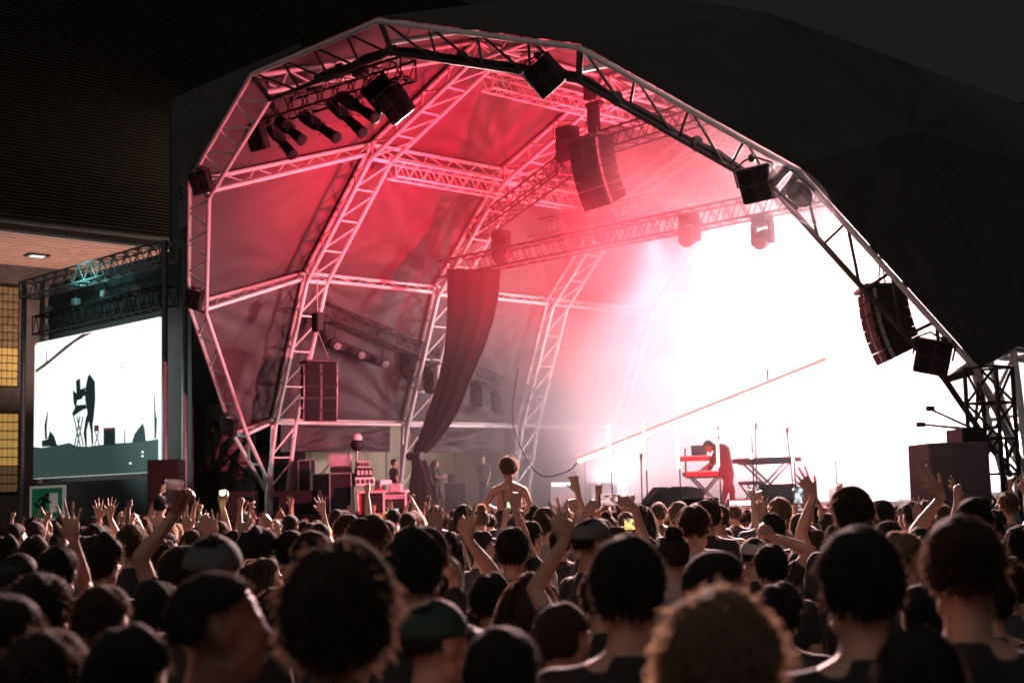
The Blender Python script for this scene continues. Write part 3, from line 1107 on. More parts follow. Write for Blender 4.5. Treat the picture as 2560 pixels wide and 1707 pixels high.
MB().box(c + R3 @ V((0.11 * wd, -0.375, -0.12 * h)), (0.1, 0.012, 0.05), R3).build('meter', LEDG, t)
MB().ball(c + R3 @ V((-0.32 * wd, -0.38, 0.2 * h)), 0.028, 8, 6).build('power_lamp', LEDR, t)
gear_box('flight_case', 'tall black flight case with metal edges beside the amplifier rack', 'flight case', (829, 1182, 882, 1312), -0.6, 0.6, BLKP, floor=GST + 0.3)
gear_box('mixer_rack', 'open silver rack standing on the tall flight case', 'rack', (826, 1134, 876, 1166), -0.55, 0.4, GREYP)
gear_box('rack_unit', 'dark unit with a lit button under the silver rack', 'rack', (828, 1167, 878, 1181), -0.55, 0.45, BLK, trims=False)
for k, (r, lab) in enumerate((((890, 1152, 922, 1170), 'topmost pale console of the stack left of the amplifier rack'),
                              ((888, 1171, 930, 1192), 'middle pale console of the stack left of the amplifier rack'),
                              ((886, 1193, 934, 1214), 'lowest pale console of the stack left of the amplifier rack'))):
    t, c, wd, h, R3 = gear_box('mixing_console', lab, 'console', r, -0.2, 0.5, (GREYP, BLKP, WHITEP)[k], trims=False, turn=0.2, group='pale consoles in a stack')
    for q in range(4):
        MB().box(c + R3 @ V((wd * (-0.36 + 0.24 * q), -0.26, 0)), (wd * 0.16, 0.02, h * 0.5), R3).build('fader_bank', BLK if k != 1 else GREYP, t)
gear_box('tool_case', 'pale tilted case lying on the amplifier rack', 'case', (942, 1200, 974, 1229), -0.9, 0.35, WHITEP, trims=False, turn=0.5)
gear_box('power_box', 'red box on the white top of the amplifier rack', 'box', (936, 1222, 962, 1231), -1.1, 0.2, REDP, trims=False)
gear_box('adapter_box', 'small grey box at the right of the amplifier rack top', 'box', (974, 1208, 1004, 1229), -0.9, 0.3, GREYP, trims=False)
gear_box('flight_case', 'large black case half hidden between the arch legs', 'flight case', (752, 1150, 782, 1300), 0.6, 0.8, BLKP, floor=DECK - 0.6)
gear_box('flight_case', 'wide dark case behind the left consoles', 'flight case', (786, 1184, 830, 1310), 0.3, 0.8, BLKP, floor=GST + 0.2)
gear_box('equipment_box', 'dark box before the left wing drape', 'box', (560, 1228, 640, 1300), -1.2, 0.8, BLKP, floor=GST, trims=False)
gear_box('equipment_box', 'dark teal box at the foot of the front arch', 'box', (700, 1226, 800, 1310), -1.0, 0.6, BLKP, floor=GST, trims=False)

# round lamp on a pole
c, wd, h = px_rect(880, 1094, 906, 1128, 0.2)
t = thing('globe_lamp', 'round black lamp with white top on a thin pole', 'stage light', (c.x, c.y, DECK))
MB().ball(c, 0.17, 16, 12).build('globe', BLKP, t, True)
MB().lathe(c + V((0, 0, 0.11)), [(0.13, 0), (0.12, 0.1), (0.08, 0.16), (0.02, 0.17)], 14).build('cap', WHITEP, t, True)
MB().tube((c.x, c.y, DECK), (c.x, c.y, c.z - 0.15), 0.02, 0.02, 8).build('pole', STEEL, t)
MB().lathe((c.x, c.y, DECK), [(0.2, 0), (0.2, 0.02), (0.03, 0.04)], 12).build('base', BLK, t)

# gear near the bystanders
gear_box('stage_monitor', 'dark screen on a stand behind the curtain foot', 'monitor', (1112, 1185, 1136, 1214), 6.5, 0.12, BLKP, trims=False)
gear_box('flight_case', 'black desk case between the two bystanders', 'flight case', (1112, 1206, 1166, 1290), 6.2, 0.7, BLKP, floor=DECK)
gear_box('paper_stand', 'white upright panel in front of the standing woman', 'panel', (1107, 1184, 1118, 1212), 5.8, 0.05, WHITEP, trims=False)
t, c, wd, h, R3 = gear_box('guitar_amplifier', 'pale amplifier with a glowing strip in the haze', 'amplifier', (1376, 1204, 1446, 1290), 7.5, 0.5, GREYP, floor=DECK, trims=False)
STRIP = mat('lit strip', (0.6, 0.6, 0.6), 0.4, emit=(1, 0.97, 0.95), estr=2.5)
MB().box(c + R3 @ V((0, -0.27, h / 2 - 0.08)), (wd * 0.9, 0.02, 0.1), R3).build('lit_strip', STRIP, t)
for k in range(6):
    MB().ball(c + R3 @ V((wd * (-0.3 + 0.3 * (k % 3)), -0.27, -0.1 - 0.22 * (k // 3))), 0.035, 8, 6).build('lamp', LEDR, t)
gear_box('equipment_box', 'grey case right of the glowing amplifier in the haze', 'box', (1478, 1206, 1540, 1290), 8.2, 0.5, GREYP, floor=DECK)

# wedges on the deck
def wedge(px, y, turn, wd, label):
    p = V((at_y(px, 1250, y).x, y, DECK))
    R3 = Matrix.Rotation(turn, 3, 'Z')
    t = thing('wedge_monitor', label, 'loudspeaker', p, group='wedge monitors on the stage')
    prof = [(-0.32, 0.0), (0.30, 0.0), (0.34, 0.12), (0.02, 0.46), (-0.32, 0.40)]
    MB().prism([p + R3 @ V((-wd / 2, y_, z_)) for y_, z_ in prof], R3 @ V((wd, 0, 0))).build('cabinet', BLKP, t)
    a, b = V((0, 0.335, 0.15)), V((0, 0.05, 0.452))
    q = MB()
    nn = V((0, 0.73, 0.68)) * 0.012
    q.prism([p + R3 @ (a + V((-wd * 0.44, 0, 0)) + nn * 0.2), p + R3 @ (a + V((wd * 0.44, 0, 0)) + nn * 0.2), p + R3 @ (b + V((wd * 0.44, 0, 0)) + nn * 0.2), p + R3 @ (b + V((-wd * 0.44, 0, 0)) + nn * 0.2)], R3 @ nn)
    q.build('grille', GRILLE, t)


wedge(1652, 1.6, 2.6, 0.7, 'dark wedge monitor left of the performer')
wedge(1705, 1.9, 2.9, 0.7, 'second wedge monitor close to the performer')
wedge(1945, 2.0, -2.6, 0.75, 'hazy wedge monitor right of the keyboard stands')
gear_box('equipment_box', 'black monitor box on the stage edge before the performer', 'box', (1707, 1244, 1793, 1290), 0.4, 0.5, BLKP, floor=DECK, trims=False)
gear_box('equipment_box', 'large pink lit box behind the second keyboard', 'box', (1898, 1200, 1980, 1290), 6.4, 0.8, GREYP, floor=DECK, trims=False)
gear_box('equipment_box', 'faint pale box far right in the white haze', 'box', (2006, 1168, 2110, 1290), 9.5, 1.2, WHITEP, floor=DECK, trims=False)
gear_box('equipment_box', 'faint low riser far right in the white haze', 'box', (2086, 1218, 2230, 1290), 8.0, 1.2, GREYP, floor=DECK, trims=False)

# light tubes
TUBEW = mat('white light tube', (0.8, 0.8, 0.8), 0.4, emit=(1.0, 0.96, 0.9), estr=5.0)
TUBEY = mat('warm light tube', (0.8, 0.7, 0.5), 0.4, emit=(1.0, 0.80, 0.55), estr=3.0)
TUBER = mat('red light tube', (0.7, 0.05, 0.05), 0.4, emit=(1.0, 0.10, 0.09), estr=3.5)
a, b = at_y(1447, 1153, 1.2), at_y(2068, 905, 1.2)
t = thing('slanted_light_tube', 'long glowing tube slanting up to the right across the stage', 'light tube', a)
dd = (b - a).normalized()
up = dd.cross(V((0, 1, 0))).normalized()
if up.z < 0:
    up = -up
MB().tube(a, lerp(a, b, 0.62), 0.04, 0.04, 10).build('white_tube', TUBEW, t)
MB().tube(lerp(a, b, 0.62), b, 0.034, 0.034, 10).build('warm_tube', TUBEY, t)
MB().bbox(lerp(a, b, 0.5) + up * 0.07, (0.05, (b - a).length, 0.05), 0.01, frame_to(dd)).build('red_rail', TUBER, t)
MB().path(smooth_pts([a, a + V((-0.5, 0.1, -0.22)), a + V((-1.5, 0.3, -0.28)), a + V((-2.7, 0.9, 0.25)), a + V((-3.6, 1.4, 1.2)), a + V((-4.2, 2.2, 2.5))]), 0.014, 5).build('cable', BLKP, t, True)
q = lerp(a, b, 0.79)
MB().tube(q, q + V((0, 0, 0.32)), 0.02, 0.02, 6).build('post', BLK, t)
for k in (0.02, 0.98):
    q = lerp(a, b, k)
    MB().tube((q.x, q.y + 0.05, DECK if k < 0.5 else q.z), (q.x, q.y + 0.05, q.z if k < 0.5 else q.z + 6.0), 0.006, 0.006, 5).build('wire', STEEL, t)
WORDS = ('first', 'second', 'third', 'fourth', 'fifth', 'sixth', 'seventh')
for k, (px, y0, y1, segs) in enumerate(((1522, 1064, 1178, ((0, 0.46), (0.5, 1))), (1609, 1060, 1174, ((0, 0.2), (0.25, 1))), (1692, 1062, 1170, ((0, 0.5), (0.52, 1))),
                                        (1791, 1049, 1167, ((0, 0.14), (0.22, 0.34), (0.42, 1))), (1874, 1042, 1146, ((0, 0.3), (0.33, 0.45), (0.88, 1))),
                                        (1977, 1034, 1156, ((0, 0.35), (0.38, 1))), (2085, 1130, 1152, ((0, 1),)))):
    a, b = at_y(px, y0, 0.9), at_y(px + 3, y1, 0.9)
    b = V((a.x, a.y, b.z))
    t = thing('upright_light_tube', '%s upright glowing tube from the left on the stage' % WORDS[k], 'light tube', (a.x, a.y, DECK), group='upright light tubes in a row')
    for s0, s1 in segs:
        MB().tube(lerp(a, b, s0), lerp(a, b, s1), 0.028, 0.028, 10).build('tube', TUBEW if (s0 + k) % 2 < 1 else TUBEY, t)
    MB().tube(lerp(a, b, 0) + V((0, 0.04, 0)), (a.x, a.y + 0.04, DECK), 0.014, 0.014, 6).build('pole', BLK, t)
    MB().lathe((a.x, a.y, DECK), [(0.18, 0), (0.18, 0.02), (0.02, 0.04)], 12).build('base', BLK, t)

# keyboards on crossed stands
def keyboard_rig(px, y, turn, length, label, z1, keys=True, tier2=None):
    p = V((at_y(px, 1200, y).x, y, DECK))
    R3 = Matrix.Rotation(turn, 3, 'Z')
    t = thing('keyboard_stand', label, 'keyboard', p)
    for s0 in (-1, 1):
        for s1 in (-1, 1):
            rod('leg', p + R3 @ V((s0 * length * 0.32, s1 * 0.16, 0.02)), p + R3 @ V((-s0 * length * 0.32, s1 * 0.16, z1)), 0.022, BLK, t)
    for s1 in (-1, 1):
        rod('crossbar', p + R3 @ V((-length * 0.4, s1 * 0.16, z1)), p + R3 @ V((length * 0.4, s1 * 0.16, z1)), 0.02, BLK, t)
    kb = MB().bbox(p + R3 @ V((0, 0, z1 + 0.07)), (length, 0.34, 0.1), 0.015, R3).build('keyboard', BLKP if not keys else REDP, t)
    MB().bbox(p + R3 @ V((0, -0.06, z1 + 0.125)), (length * 0.9, 0.16, 0.02), 0.005, R3).build('keys', WHITEP, kb)
    if tier2:
        for s0 in (-1, 1):
            rod('riser', p + R3 @ V((s0 * length * 0.42, 0.14, z1)), p + R3 @ V((s0 * length * 0.42, 0.14, z1 + tier2 + 0.25)), 0.022, BLK, t)
        k2 = MB().bbox(p + R3 @ V((-0.05, 0.05, z1 + tier2)), (length * 1.05, 0.36, 0.1), 0.015, R3).build('keyboard', REDP, t)
        MB().bbox(p + R3 @ V((-0.05, -0.02, z1 + tier2 + 0.055)), (length * 0.95, 0.16, 0.02), 0.005, R3).build('keys', WHITEP, k2)
    return t, p, R3


PERF_Y = 3.6
t, p, R3 = keyboard_rig(1762, PERF_Y, 0.9, 0.95, 'two tier keyboard rig the performer leans over', 0.66, tier2=0.42)
t = thing('laptop', 'open laptop on the upper keyboard', 'laptop', p + V((0, 0, 1.14)))
MB().bbox(p + R3 @ V((-0.05, 0.1, 1.15)), (0.36, 0.25, 0.02), 0.005, R3).build('base', GREYP, t)
MB().bbox(p + R3 @ V((-0.05, 0.26, 1.27)), (0.36, 0.02, 0.25), 0.005, R3 @ Matrix.Rotation(-0.25, 3, 'X')).build('screen', BLKP, t)
keyboard_rig(1918, 3.9, 0.25, 1.5, 'second keyboard on a crossed stand right of the performer', 0.92, keys=False)
p = V((at_y(1878, 1200, 3.2).x, 3.2, DECK))
t = thing('keyboard_bench', 'small bench under the second keyboard', 'bench', p)
MB().bbox(p + V((0, 0, 0.5)), (0.5, 0.3, 0.08), 0.02).build('seat', BLKP, t)
for sx in (-1, 1):
    rod('leg', p + V((sx * 0.2, -0.12, 0)), p + V((-sx * 0.2, -0.12, 0.46)), 0.02, BLK, t)
    rod('leg', p + V((sx * 0.2, 0.12, 0)), p + V((-sx * 0.2, 0.12, 0.46)), 0.02, BLK, t)
for k, (px, y, h, lean, lab) in enumerate(((1890, 4.2, 1.7, 0.05, 'thin microphone stand behind the second keyboard'), (1604, 3.0, 1.1, 0.0, 'short microphone stand left of the performer'),
                                           (1985, 3.0, 1.5, -0.12, 'leaning microphone stand right of the keyboards'))):
    p = V((at_y(px, 1200, y).x, y, DECK))
    t = thing('microphone_stand', lab, 'stand', p)
    rod('pole', p, p + V((lean, 0, h)), 0.018, BLK, t)
    MB().tube(p + V((lean, 0, h)), p + V((lean + 0.02, 0, h + 0.14)), 0.03, 0.035, 8).build('microphone', BLKP, t)
    for q in range(3):
        a = q * 2 * PI / 3
        rod('foot', p + V((0, 0, 0.12)), p + V((0.3 * math.cos(a), 0.3 * math.sin(a), 0.01)), 0.014, BLK, t, 6)
p = V((at_y(1848, 1255, 2.6).x, 2.6, DECK))
t = thing('floor_lamp', 'red glowing lamp on the stage floor at the performer', 'stage light', p)
MB().bbox(p + V((0, 0, 0.08)), (0.5, 0.22, 0.16), 0.02, RZ).build('housing', BLKP, t)
MB().box(p + RZ @ V((0, -0.115, 0.08)), (0.44, 0.01, 0.1), RZ).build('lens', mat('red lamp face', (0.5, 0.1, 0.1), 0.4, emit=(1.0, 0.25, 0.25), estr=8.0), t)

# right wing: speaker stack, monitor arm and lattice tower
t, c, wd, h, R3 = gear_box('subwoofer_stack', 'tall dark loudspeaker stack at the right foot of the arch', 'loudspeaker', (2300, 1108, 2448, 1330), -2.2, 1.1, mat('hazed loudspeaker', (0.12, 0.105, 0.12), 0.6, noise=0.3, nscale=9), floor=GST, trims=False, b=0.02)  # the haze before the dark stack is put into this purplish grey
for k in range(2):
    MB().bbox(c + R3 @ V((0, -0.56, h * (0.26 - 0.5 * k))), (wd * 0.93, 0.03, h * 0.44), 0.01, R3).build('grille', MATS['hazed loudspeaker'], t)
gear_box('amplifier_case', 'dark case on top of the right loudspeaker stack', 'case', (2385, 1072, 2440, 1110), -1.9, 0.8, BLKP, trims=False)
p = at_y(2398, 1075, -1.9)
t = thing('monitor_arm', 'small forked arm sticking out over the right loudspeaker stack', 'bracket', p)
for dx, dz, q in ((-0.55, 0.10, 0.02), (-0.40, 0.32, 0.02)):
    rod('arm', p + V((0.25, 0, 0)), p + RZ @ V((dx, 0, dz)), q, BLK, t)
MB().bbox(p + RZ @ V((-0.42, 0, 0.34)), (0.12, 0.1, 0.08), 0.01, RZ).build('head', BLKP, t)
MB().bbox(p + RZ @ V((-0.58, 0, 0.10)), (0.12, 0.1, 0.08), 0.01, RZ).build('head', BLKP, t)
tb = V((at_y(2488, 1200, -1.2).x, -1.2, GST))
th = at_y(2488, 918, -1.2).z
t = thing('lattice_tower', 'steel lattice tower at the right edge of the stage', 'tower', tb)
cs = [V((a * 0.26, b * 0.26, 0)) for a, b in ((-1, -1), (1, -1), (1, 1), (-1, 1))]
for k in range(4):
    rod('chord', tb + cs[k], tb + cs[k] + V((0, 0, th - GST)), 0.035, BLK, t)
nb = 7
for j in range(nb):
    z0, z1 = (th - GST) * j / nb, (th - GST) * (j + 1) / nb
    for k in range(4):
        a, b = cs[k], cs[(k + 1) % 4]
        if j % 2:
            a, b = b, a
        rod('brace', tb + a + V((0, 0, z0)), tb + b + V((0, 0, z1)), 0.022, BLK, t, 6)
        rod('brace', tb + a + V((0, 0, z1)), tb + b + V((0, 0, z1)), 0.02, BLK, t, 6)
rod('stay', tb + V((-0.3, 0, 0.2)), at_y(2462, 1020, -1.0), 0.025, BLK, t)
# dark side drapes
t = thing('side_drape', 'black drape closing the right flank of the stage', 'drape', (AU[0] + 0.35, 6, GST))
canvas_panel('cloth', (AU[0] + 0.45, 13.9, GST), (AU[0] + 0.45, 0.8, GST), (AU[1] + 0.5, 0.8, Z0 + AV[1]), (AU[1] + 0.5, 13.9, Z0 + AV[1]), t, seed=91, crease=0.08, material=SKIRT)

# ================================================================== left of the stage
# wing drape with banner
WX0, WX1, WY = at_y(430, 245, 1.3).x, -10.95, 1.3
WZ = at_y(430, 245, 1.3).z
t = thing('wing_drape', 'tall dark drape wall beside the left flank of the shell', 'drape', ((WX0 + WX1) / 2, WY, GST))
WING = mat('grey green wing cloth', (0.07, 0.072, 0.07), 0.85, noise=0.5, nscale=1.2, bump=0.35, bscale=5, sheen=0.1)
nseg = 4
for k in range(nseg):
    xa, xb = WX0 + (WX1 - WX0) * k / nseg, WX0 + (WX1 - WX0) * (k + 1) / nseg
    canvas_panel('cloth_panel', (xa, WY, GST), (xb - 0.01, WY, GST), (xb - 0.01, WY, WZ), (xa, WY, WZ), t, seed=60 + k, sag=0.05, crease=0.06, material=WING, nv=60)
rod('top_rail', (WX0, WY, WZ + 0.03), (WX1, WY, WZ + 0.03), 0.04, BLK, t)
rod('corner_post', (WX0 - 0.05, WY, GST), (WX0 - 0.05, WY, WZ), 0.06, BLK, t)
SCRIM = mat('pale scrim', (0.30, 0.27, 0.25), 0.85, noise=0.4, nscale=1.5, bump=0.3, bscale=7)
t = thing('scrim_sheet', 'pale wrinkled scrim hung low left of the front arch', 'sheet', (at_y(560, 1100, 0.7).x, 0.7, GST))
a, b, c, d = at_y(492, 1300, 0.7), at_y(640, 1300, 0.7), at_y(640, 1010, 0.7), at_y(520, 1010, 0.7)
canvas_panel('cloth', a, b, c, d, t, seed=77, sag=0.15, crease=0.1, material=SCRIM)
for k, (x0, y0, x1, y1) in enumerate(((470, 1100, 560, 1240), (470, 1245, 620, 1100), (560, 1130, 690, 1250))):
    if k == 0:
        t = thing('scaffold_brace', 'crossed dark scaffold tubes before the pale scrim', 'scaffold', at_y(540, 1290, 0.3))
    rod('tube', at_y(x0, y0, 0.3), at_y(x1, y1, 0.3), 0.035, BLK, t)
# banner with a letter
c, wd, h = px_rect(447, 428, 492, 566, 1.0)
BAN = mat('dusky banner', (0.16, 0.11, 0.13), 0.8, noise=0.2)
t = thing('letter_banner', 'dusky upright banner with a dark letter behind the front arch', 'banner', c)
MB().bbox(c, (h * 0.62, 0.02, h), 0.004).build('cloth', BAN, t)
cu = bpy.data.curves.new('letter', 'FONT')
cu.body = 'S'
cu.size = h * 0.34
cu.extrude = 0.006
cu.align_x = 'CENTER'
ot = bpy.data.objects.new('letter', cu)
COL.objects.link(ot)
dg = bpy.context.evaluated_depsgraph_get()
lm = bpy.data.meshes.new_from_object(ot.evaluated_get(dg))
bpy.data.objects.remove(ot)
lm.materials.clear()
lm.materials.append(BLK)
link('letter', lm, t, Matrix.Translation(c + V((-h * 0.24, -0.02, h * 0.02))) @ Matrix.Rotation(PI / 2, 4, 'X'))

# video screen tower
SY = -2.457
SXL, SXR = at_y(85, 1000, SY).x, at_y(397, 1000, SY).x
SZB, SZT = at_y(82, 1197, SY).z, at_y(87, 858, SY).z
scr = thing('video_screen', 'bright side video screen showing white stage with black figures', 'video screen', ((SXL + SXR) / 2, SY, SZB))
SCRW = mat('screen white', (0.02, 0.02, 0.02), 0.5, emit=(0.93, 1.0, 0.99), estr=1.25)
SCRD = mat('screen dark teal', (0.02, 0.02, 0.02), 0.5, emit=(0.035, 0.062, 0.060), estr=1.0)
SCRB = mat('screen black', (0.02, 0.02, 0.02), 0.5, emit=(0.010, 0.020, 0.022), estr=1.0)
SCRR = mat('screen brown', (0.02, 0.02, 0.02), 0.5, emit=(0.09, 0.04, 0.035), estr=1.0)
SCRE = mat('screen red', (0.02, 0.02, 0.02), 0.5, emit=(0.9, 0.05, 0.08), estr=1.0)
NPX, NPZ = 8, 5
for i in range(NPX):
    for j in range(NPZ):
        pw, ph = (SXR - SXL) / NPX, (SZT - SZB) / NPZ
        MB().bbox((SXL + pw * (i + 0.5), SY + 0.06, SZB + ph * (j + 0.5)), (pw - 0.012, 0.11, ph - 0.012), 0.004).build('panel', SCRW, scr)
_k = [0]


def shape(zpts, material, name='figure', lift=1):
    """flat picture element; points in the enlarged view's own scale"""
    _k[0] += 1
    y = SY - 0.001 - 0.0015 * lift
    pts = []
    for zx, zy in zpts:
        p = at_y(zx * 0.4976, 550 + zy * 0.4976, SY)
        pts.append(V((min(max(p.x, SXL + 0.01), SXR - 0.01), y, min(max(p.z, SZB + 0.01), SZT - 0.01))))
    MB().prism(pts, (0, -0.0012, 0)).build(name, material, scr)


shape([(165, 1140), (210, 1143), (260, 1136), (300, 1128), (350, 1118), (380, 1134), (430, 1139), (480, 1132), (520, 1127), (590, 1120), (640, 1118), (700, 1112), (760, 1105), (805, 1098), (805, 1300), (165, 1310)], SCRD, 'crowd')
shape([(430, 1145), (420, 1070), (430, 1000), (440, 970), (428, 900), (432, 830), (442, 785), (451, 774), (460, 786), (478, 812), (480, 900), (472, 990), (466, 1030), (470, 1120), (462, 1145), (456, 1060), (446, 1010), (436, 1060), (438, 1145)], SCRB, 'figure', 2)
shape([(382, 806), (404, 795), (406, 850), (430, 840), (430, 872), (400, 880), (385, 876)], SCRB, 'figure', 3)
shape([(366, 852), (385, 870), (440, 872), (440, 905), (424, 880), (410, 900), (390, 905), (386, 930), (430, 925), (438, 945), (408, 958), (372, 985), (362, 975), (378, 940), (370, 915)], SCRB, 'keyboard_rig', 4)
for k, (x0, x1) in enumerate(((368, 402), (400, 372), (384, 418), (416, 384))):
    shape([(x0, 985), (x0 + 6, 985), (x1 + 6, 1140), (x1, 1140)], SCRB, 'rig_leg', 4)
shape([(474, 1030), (498, 1030), (498, 1060), (474, 1060)], SCRR, 'keyboard', 3)
for x0, x1 in ((476, 498), (496, 474)):
    shape([(x0, 1058), (x0 + 5, 1058), (x1 + 5, 1132), (x1, 1132)], SCRB, 'rig_leg', 3)
shape([(521, 1044), (580, 1041), (581, 1130), (521, 1130)], SCRB, 'stage_box', 3)
shape([(521, 1044), (580, 1041), (580, 1054), (521, 1057)], SCRR, 'stage_box_top', 4)
shape([(210, 1108), (240, 1100), (252, 1058), (272, 1082), (290, 1135), (212, 1138)], SCRB, 'figure', 3)
shape([(664, 1115), (676, 1075), (700, 1042), (719, 1020), (728, 1050), (734, 1112)], SCRB, 'figure', 3)
shape([(226, 1100), (224, 1030), (240, 960), (243, 962), (236, 1040), (238, 1100)], SCRB, 'stand', 3)
shape([(624, 1120), (626, 1052), (630, 1052), (630, 1120)], SCRB, 'stand', 3)
shape([(777, 1100), (774, 880), (778, 880), (782, 960), (786, 990), (790, 1000), (786, 1095)], SCRB, 'stand', 3)
shape([(180, 768), (180, 752), (250, 700), (330, 632), (412, 574), (470, 562), (440, 578), (380, 612), (300, 676), (230, 734)], SCRR, 'roof_arch', 3)
shape([(232, 720), (233, 655), (236, 655), (237, 722)], SCRB, 'stand', 3)
shape([(172, 612), (184, 612), (184, 630), (172, 630)], SCRE, 'red_mark', 4)
shape([(610, 728), (616, 738), (616, 744), (609, 736)], SCRB, 'stand', 3)
for zx, zy in ((717, 1165), (717, 1185), (656, 1221)):
    shape([(zx - 5, zy - 5), (zx + 5, zy - 5), (zx + 5, zy + 5), (zx - 5, zy + 5)], SCRW, 'highlight', 3)
# screen housing: posts, head truss, black masks
sf = thing('screen_frame', 'dark scaffold frame with head truss around the side video screen', 'frame', ((SXL + SXR) / 2, SY + 0.5, GST))
PX0, PX1 = at_y(66, 900, SY).x, at_y(420, 900, SY).x
ZT = at_y(75, 705, SY).z
for x in (PX0, PX1):
    for dy in (-0.1, 0.5):
        rod('post', (x, SY + dy, GST), (x, SY + dy, ZT + 0.05), 0.085, mat('dull steel', (0.16, 0.16, 0.16), 0.5, 0.4, noise=0.4, nscale=4), sf)
DULL = MATS['dull steel']
mbx = at_y(75, 745, SY).z
P_, Q_ = V((PX0, SY, (ZT + mbx) / 2)), V((PX1, SY, (ZT + mbx) / 2))
box_truss(sf, P_, Q_, abs(ZT - mbx), 12, 0.035, 0.02, mat('truss alloy', (0.40, 0.41, 0.40), 0.45, 0.4, noise=0.3, nscale=3))
zz = SZT + 0.55
box_truss(sf, V((SXL, SY + 0.2, zz)), V((SXR + 0.2, SY + 0.2, zz)), 0.55, 16, 0.03, 0.016, BLK)
MB().bbox(((PX0 + PX1) / 2, SY + 0.75, (GST + ZT) / 2), (PX1 - PX0, 0.06, ZT - GST), 0.01).build('black_backing', SKIRT, sf)
MB().bbox(((PX0 + PX1) / 2, SY + 0.1, (GST + SZB) / 2 - 0.05), (PX1 - PX0 - 0.3, 0.06, SZB - GST - 0.15), 0.01).build('lower_mask', SKIRT, sf)
for k, (px, py) in enumerate(((122, 775), (190, 755), (262, 735), (340, 725))):
    p = at_y(px, py, SY + 0.1)
    t = thing('small_floodlight', '%s small grey lamp from the left above the side screen' % WORDS[k], 'stage light', p, group='lamps above the side screen')
    MB().bbox(p, (0.26, 0.2, 0.22), 0.03).build('housing', GREYP, t)
    MB().tube(p, p + V((0, 0, 0.35)), 0.02, 0.02, 6).build('yoke', BLK, t)
gear_box('wing_loudspeaker', 'black loudspeaker box at the lower right corner of the side screen', 'loudspeaker', (378, 1149, 455, 1260), -2.9, 0.8, BLKP, floor=GST, trims=False)
# emergency exit sign
EX = at_y(119, 1257, SY - 0.4)
sgn = thing('exit_sign', 'large green emergency exit sign with running figure and white door', 'sign', EX)
EW, EH = at_y(163, 1257, SY - 0.4).x - at_y(75, 1257, SY - 0.4).x, at_y(119, 1213, SY - 0.4).z - at_y(119, 1300, SY - 0.4).z
SGW = mat('sign cream', (0.42, 0.39, 0.36), 0.6, emit=(0.60, 0.54, 0.50), estr=0.22)
SGG = mat('sign green', (0.01, 0.12, 0.05), 0.6, emit=(0.010, 0.16, 0.065), estr=0.22)
SGK = mat('sign black', (0.01, 0.02, 0.015), 0.6)
MB().bbox(EX, (EW, 0.05, EH), 0.01).build('border', SGW, sgn)
MB().bbox(EX + V((0, -0.028, 0)), (EW * 0.86, 0.012, EH * 0.86), 0.004).build('face', SGG, sgn)


def sp(pts, material, name, lift=0.0):
    MB().prism([EX + V((x * EW / 2, -0.0365 - lift, z * EH / 2)) for x, z in pts], (0, -0.004, 0)).build(name, material, sgn)


sp([(0.18, -0.52), (0.64, -0.52), (0.64, 0.56), (0.18, 0.56)], SGW, 'door')
sp([(0.02 + 0.12 * math.cos(a), 0.46 + 0.115 * math.sin(a)) for a in [k * PI / 6 for k in range(12)]], SGK, 'figure_head', 0.002)
sp([(-0.30, 0.34), (-0.16, 0.40), (0.08, 0.26), (0.10, 0.14), (0.30, 0.10), (0.30, 0.0), (0.04, 0.02), (-0.02, 0.10), (-0.08, -0.08), (-0.06, -0.46), (-0.2, -0.46), (-0.22, -0.12), (-0.40, -0.30),
    (-0.66, -0.16), (-0.72, -0.02), (-0.62, 0.02), (-0.42, -0.12), (-0.26, 0.06), (-0.2, 0.22), (-0.36, 0.18), (-0.44, 0.02), (-0.54, 0.06), (-0.42, 0.28)], SGK, 'running_figure', 0.002)

# building with slatted cladding, lit soffit and glass-block windows
XB = -31.0
e0 = at_x(0, 580, XB)
ZS = e0.z
YB0, YB1 = e0.y - 8, e0.y + 46
bld = thing('clad_building', 'dark building with fine horizontal slats and a pink lit overhang', 'building', (XB - 5, (YB0 + YB1) / 2, gz(XB, 0)))
SLAT = mat('brown slat', (0.10, 0.083, 0.07), 0.6, noise=0.4, nscale=2)
DARKW = mat('dark wall', (0.14, 0.135, 0.135), 0.8, noise=0.3, nscale=2)
MB().box((XB - 3.7, (YB0 + YB1) / 2, ZS + 9.2), (7.2, YB1 - YB0, 17.6)).build('upper_wall', DARKW, bld)
mb = MB()
for k in range(105):
    mb.box((XB - 0.03, (YB0 + YB1) / 2, ZS + 0.75 + k * 0.135), (0.13, YB1 - YB0, 0.06))
o = mb.build('slats', SLAT, bld)
o['kind'] = 'stuff'
EDGE = mat('pale edge trim', (0.45, 0.5, 0.5), 0.4, 0.3)
for dz in (0.05, 0.46):
    MB().bbox((XB + 0.03, (YB0 + YB1) / 2, ZS + dz), (0.12, YB1 - YB0, 0.11), 0.02).build('edge_trim', EDGE, bld)
SOF = mat('soffit board', (0.50, 0.34, 0.28), 0.65, noise=0.25, nscale=2)
for k in range(24):
    MB().bbox((XB - 0.28 - k * 0.30, (YB0 + YB1) / 2, ZS + 0.06 - (0.02 if k % 2 else 0)), (0.27, YB1 - YB0, 0.05), 0.01).build('soffit_board', SOF, bld)
p = at_z(92, 638, ZS)
LAMPW = mat('downlight glass', (0.7, 0.75, 0.75), 0.4, emit=(0.75, 0.95, 0.95), estr=1.2)
dl = MB().bbox((p.x, p.y, ZS - 0.02), (0.62, 0.95, 0.07), 0.01).build('downlight', BLK, bld)
MB().bbox((p.x + 0.03, p.y, ZS - 0.06), (0.36, 0.60, 0.02), 0.005).build('lamp_glass', LAMPW, dl)
XW = XB - 7.1
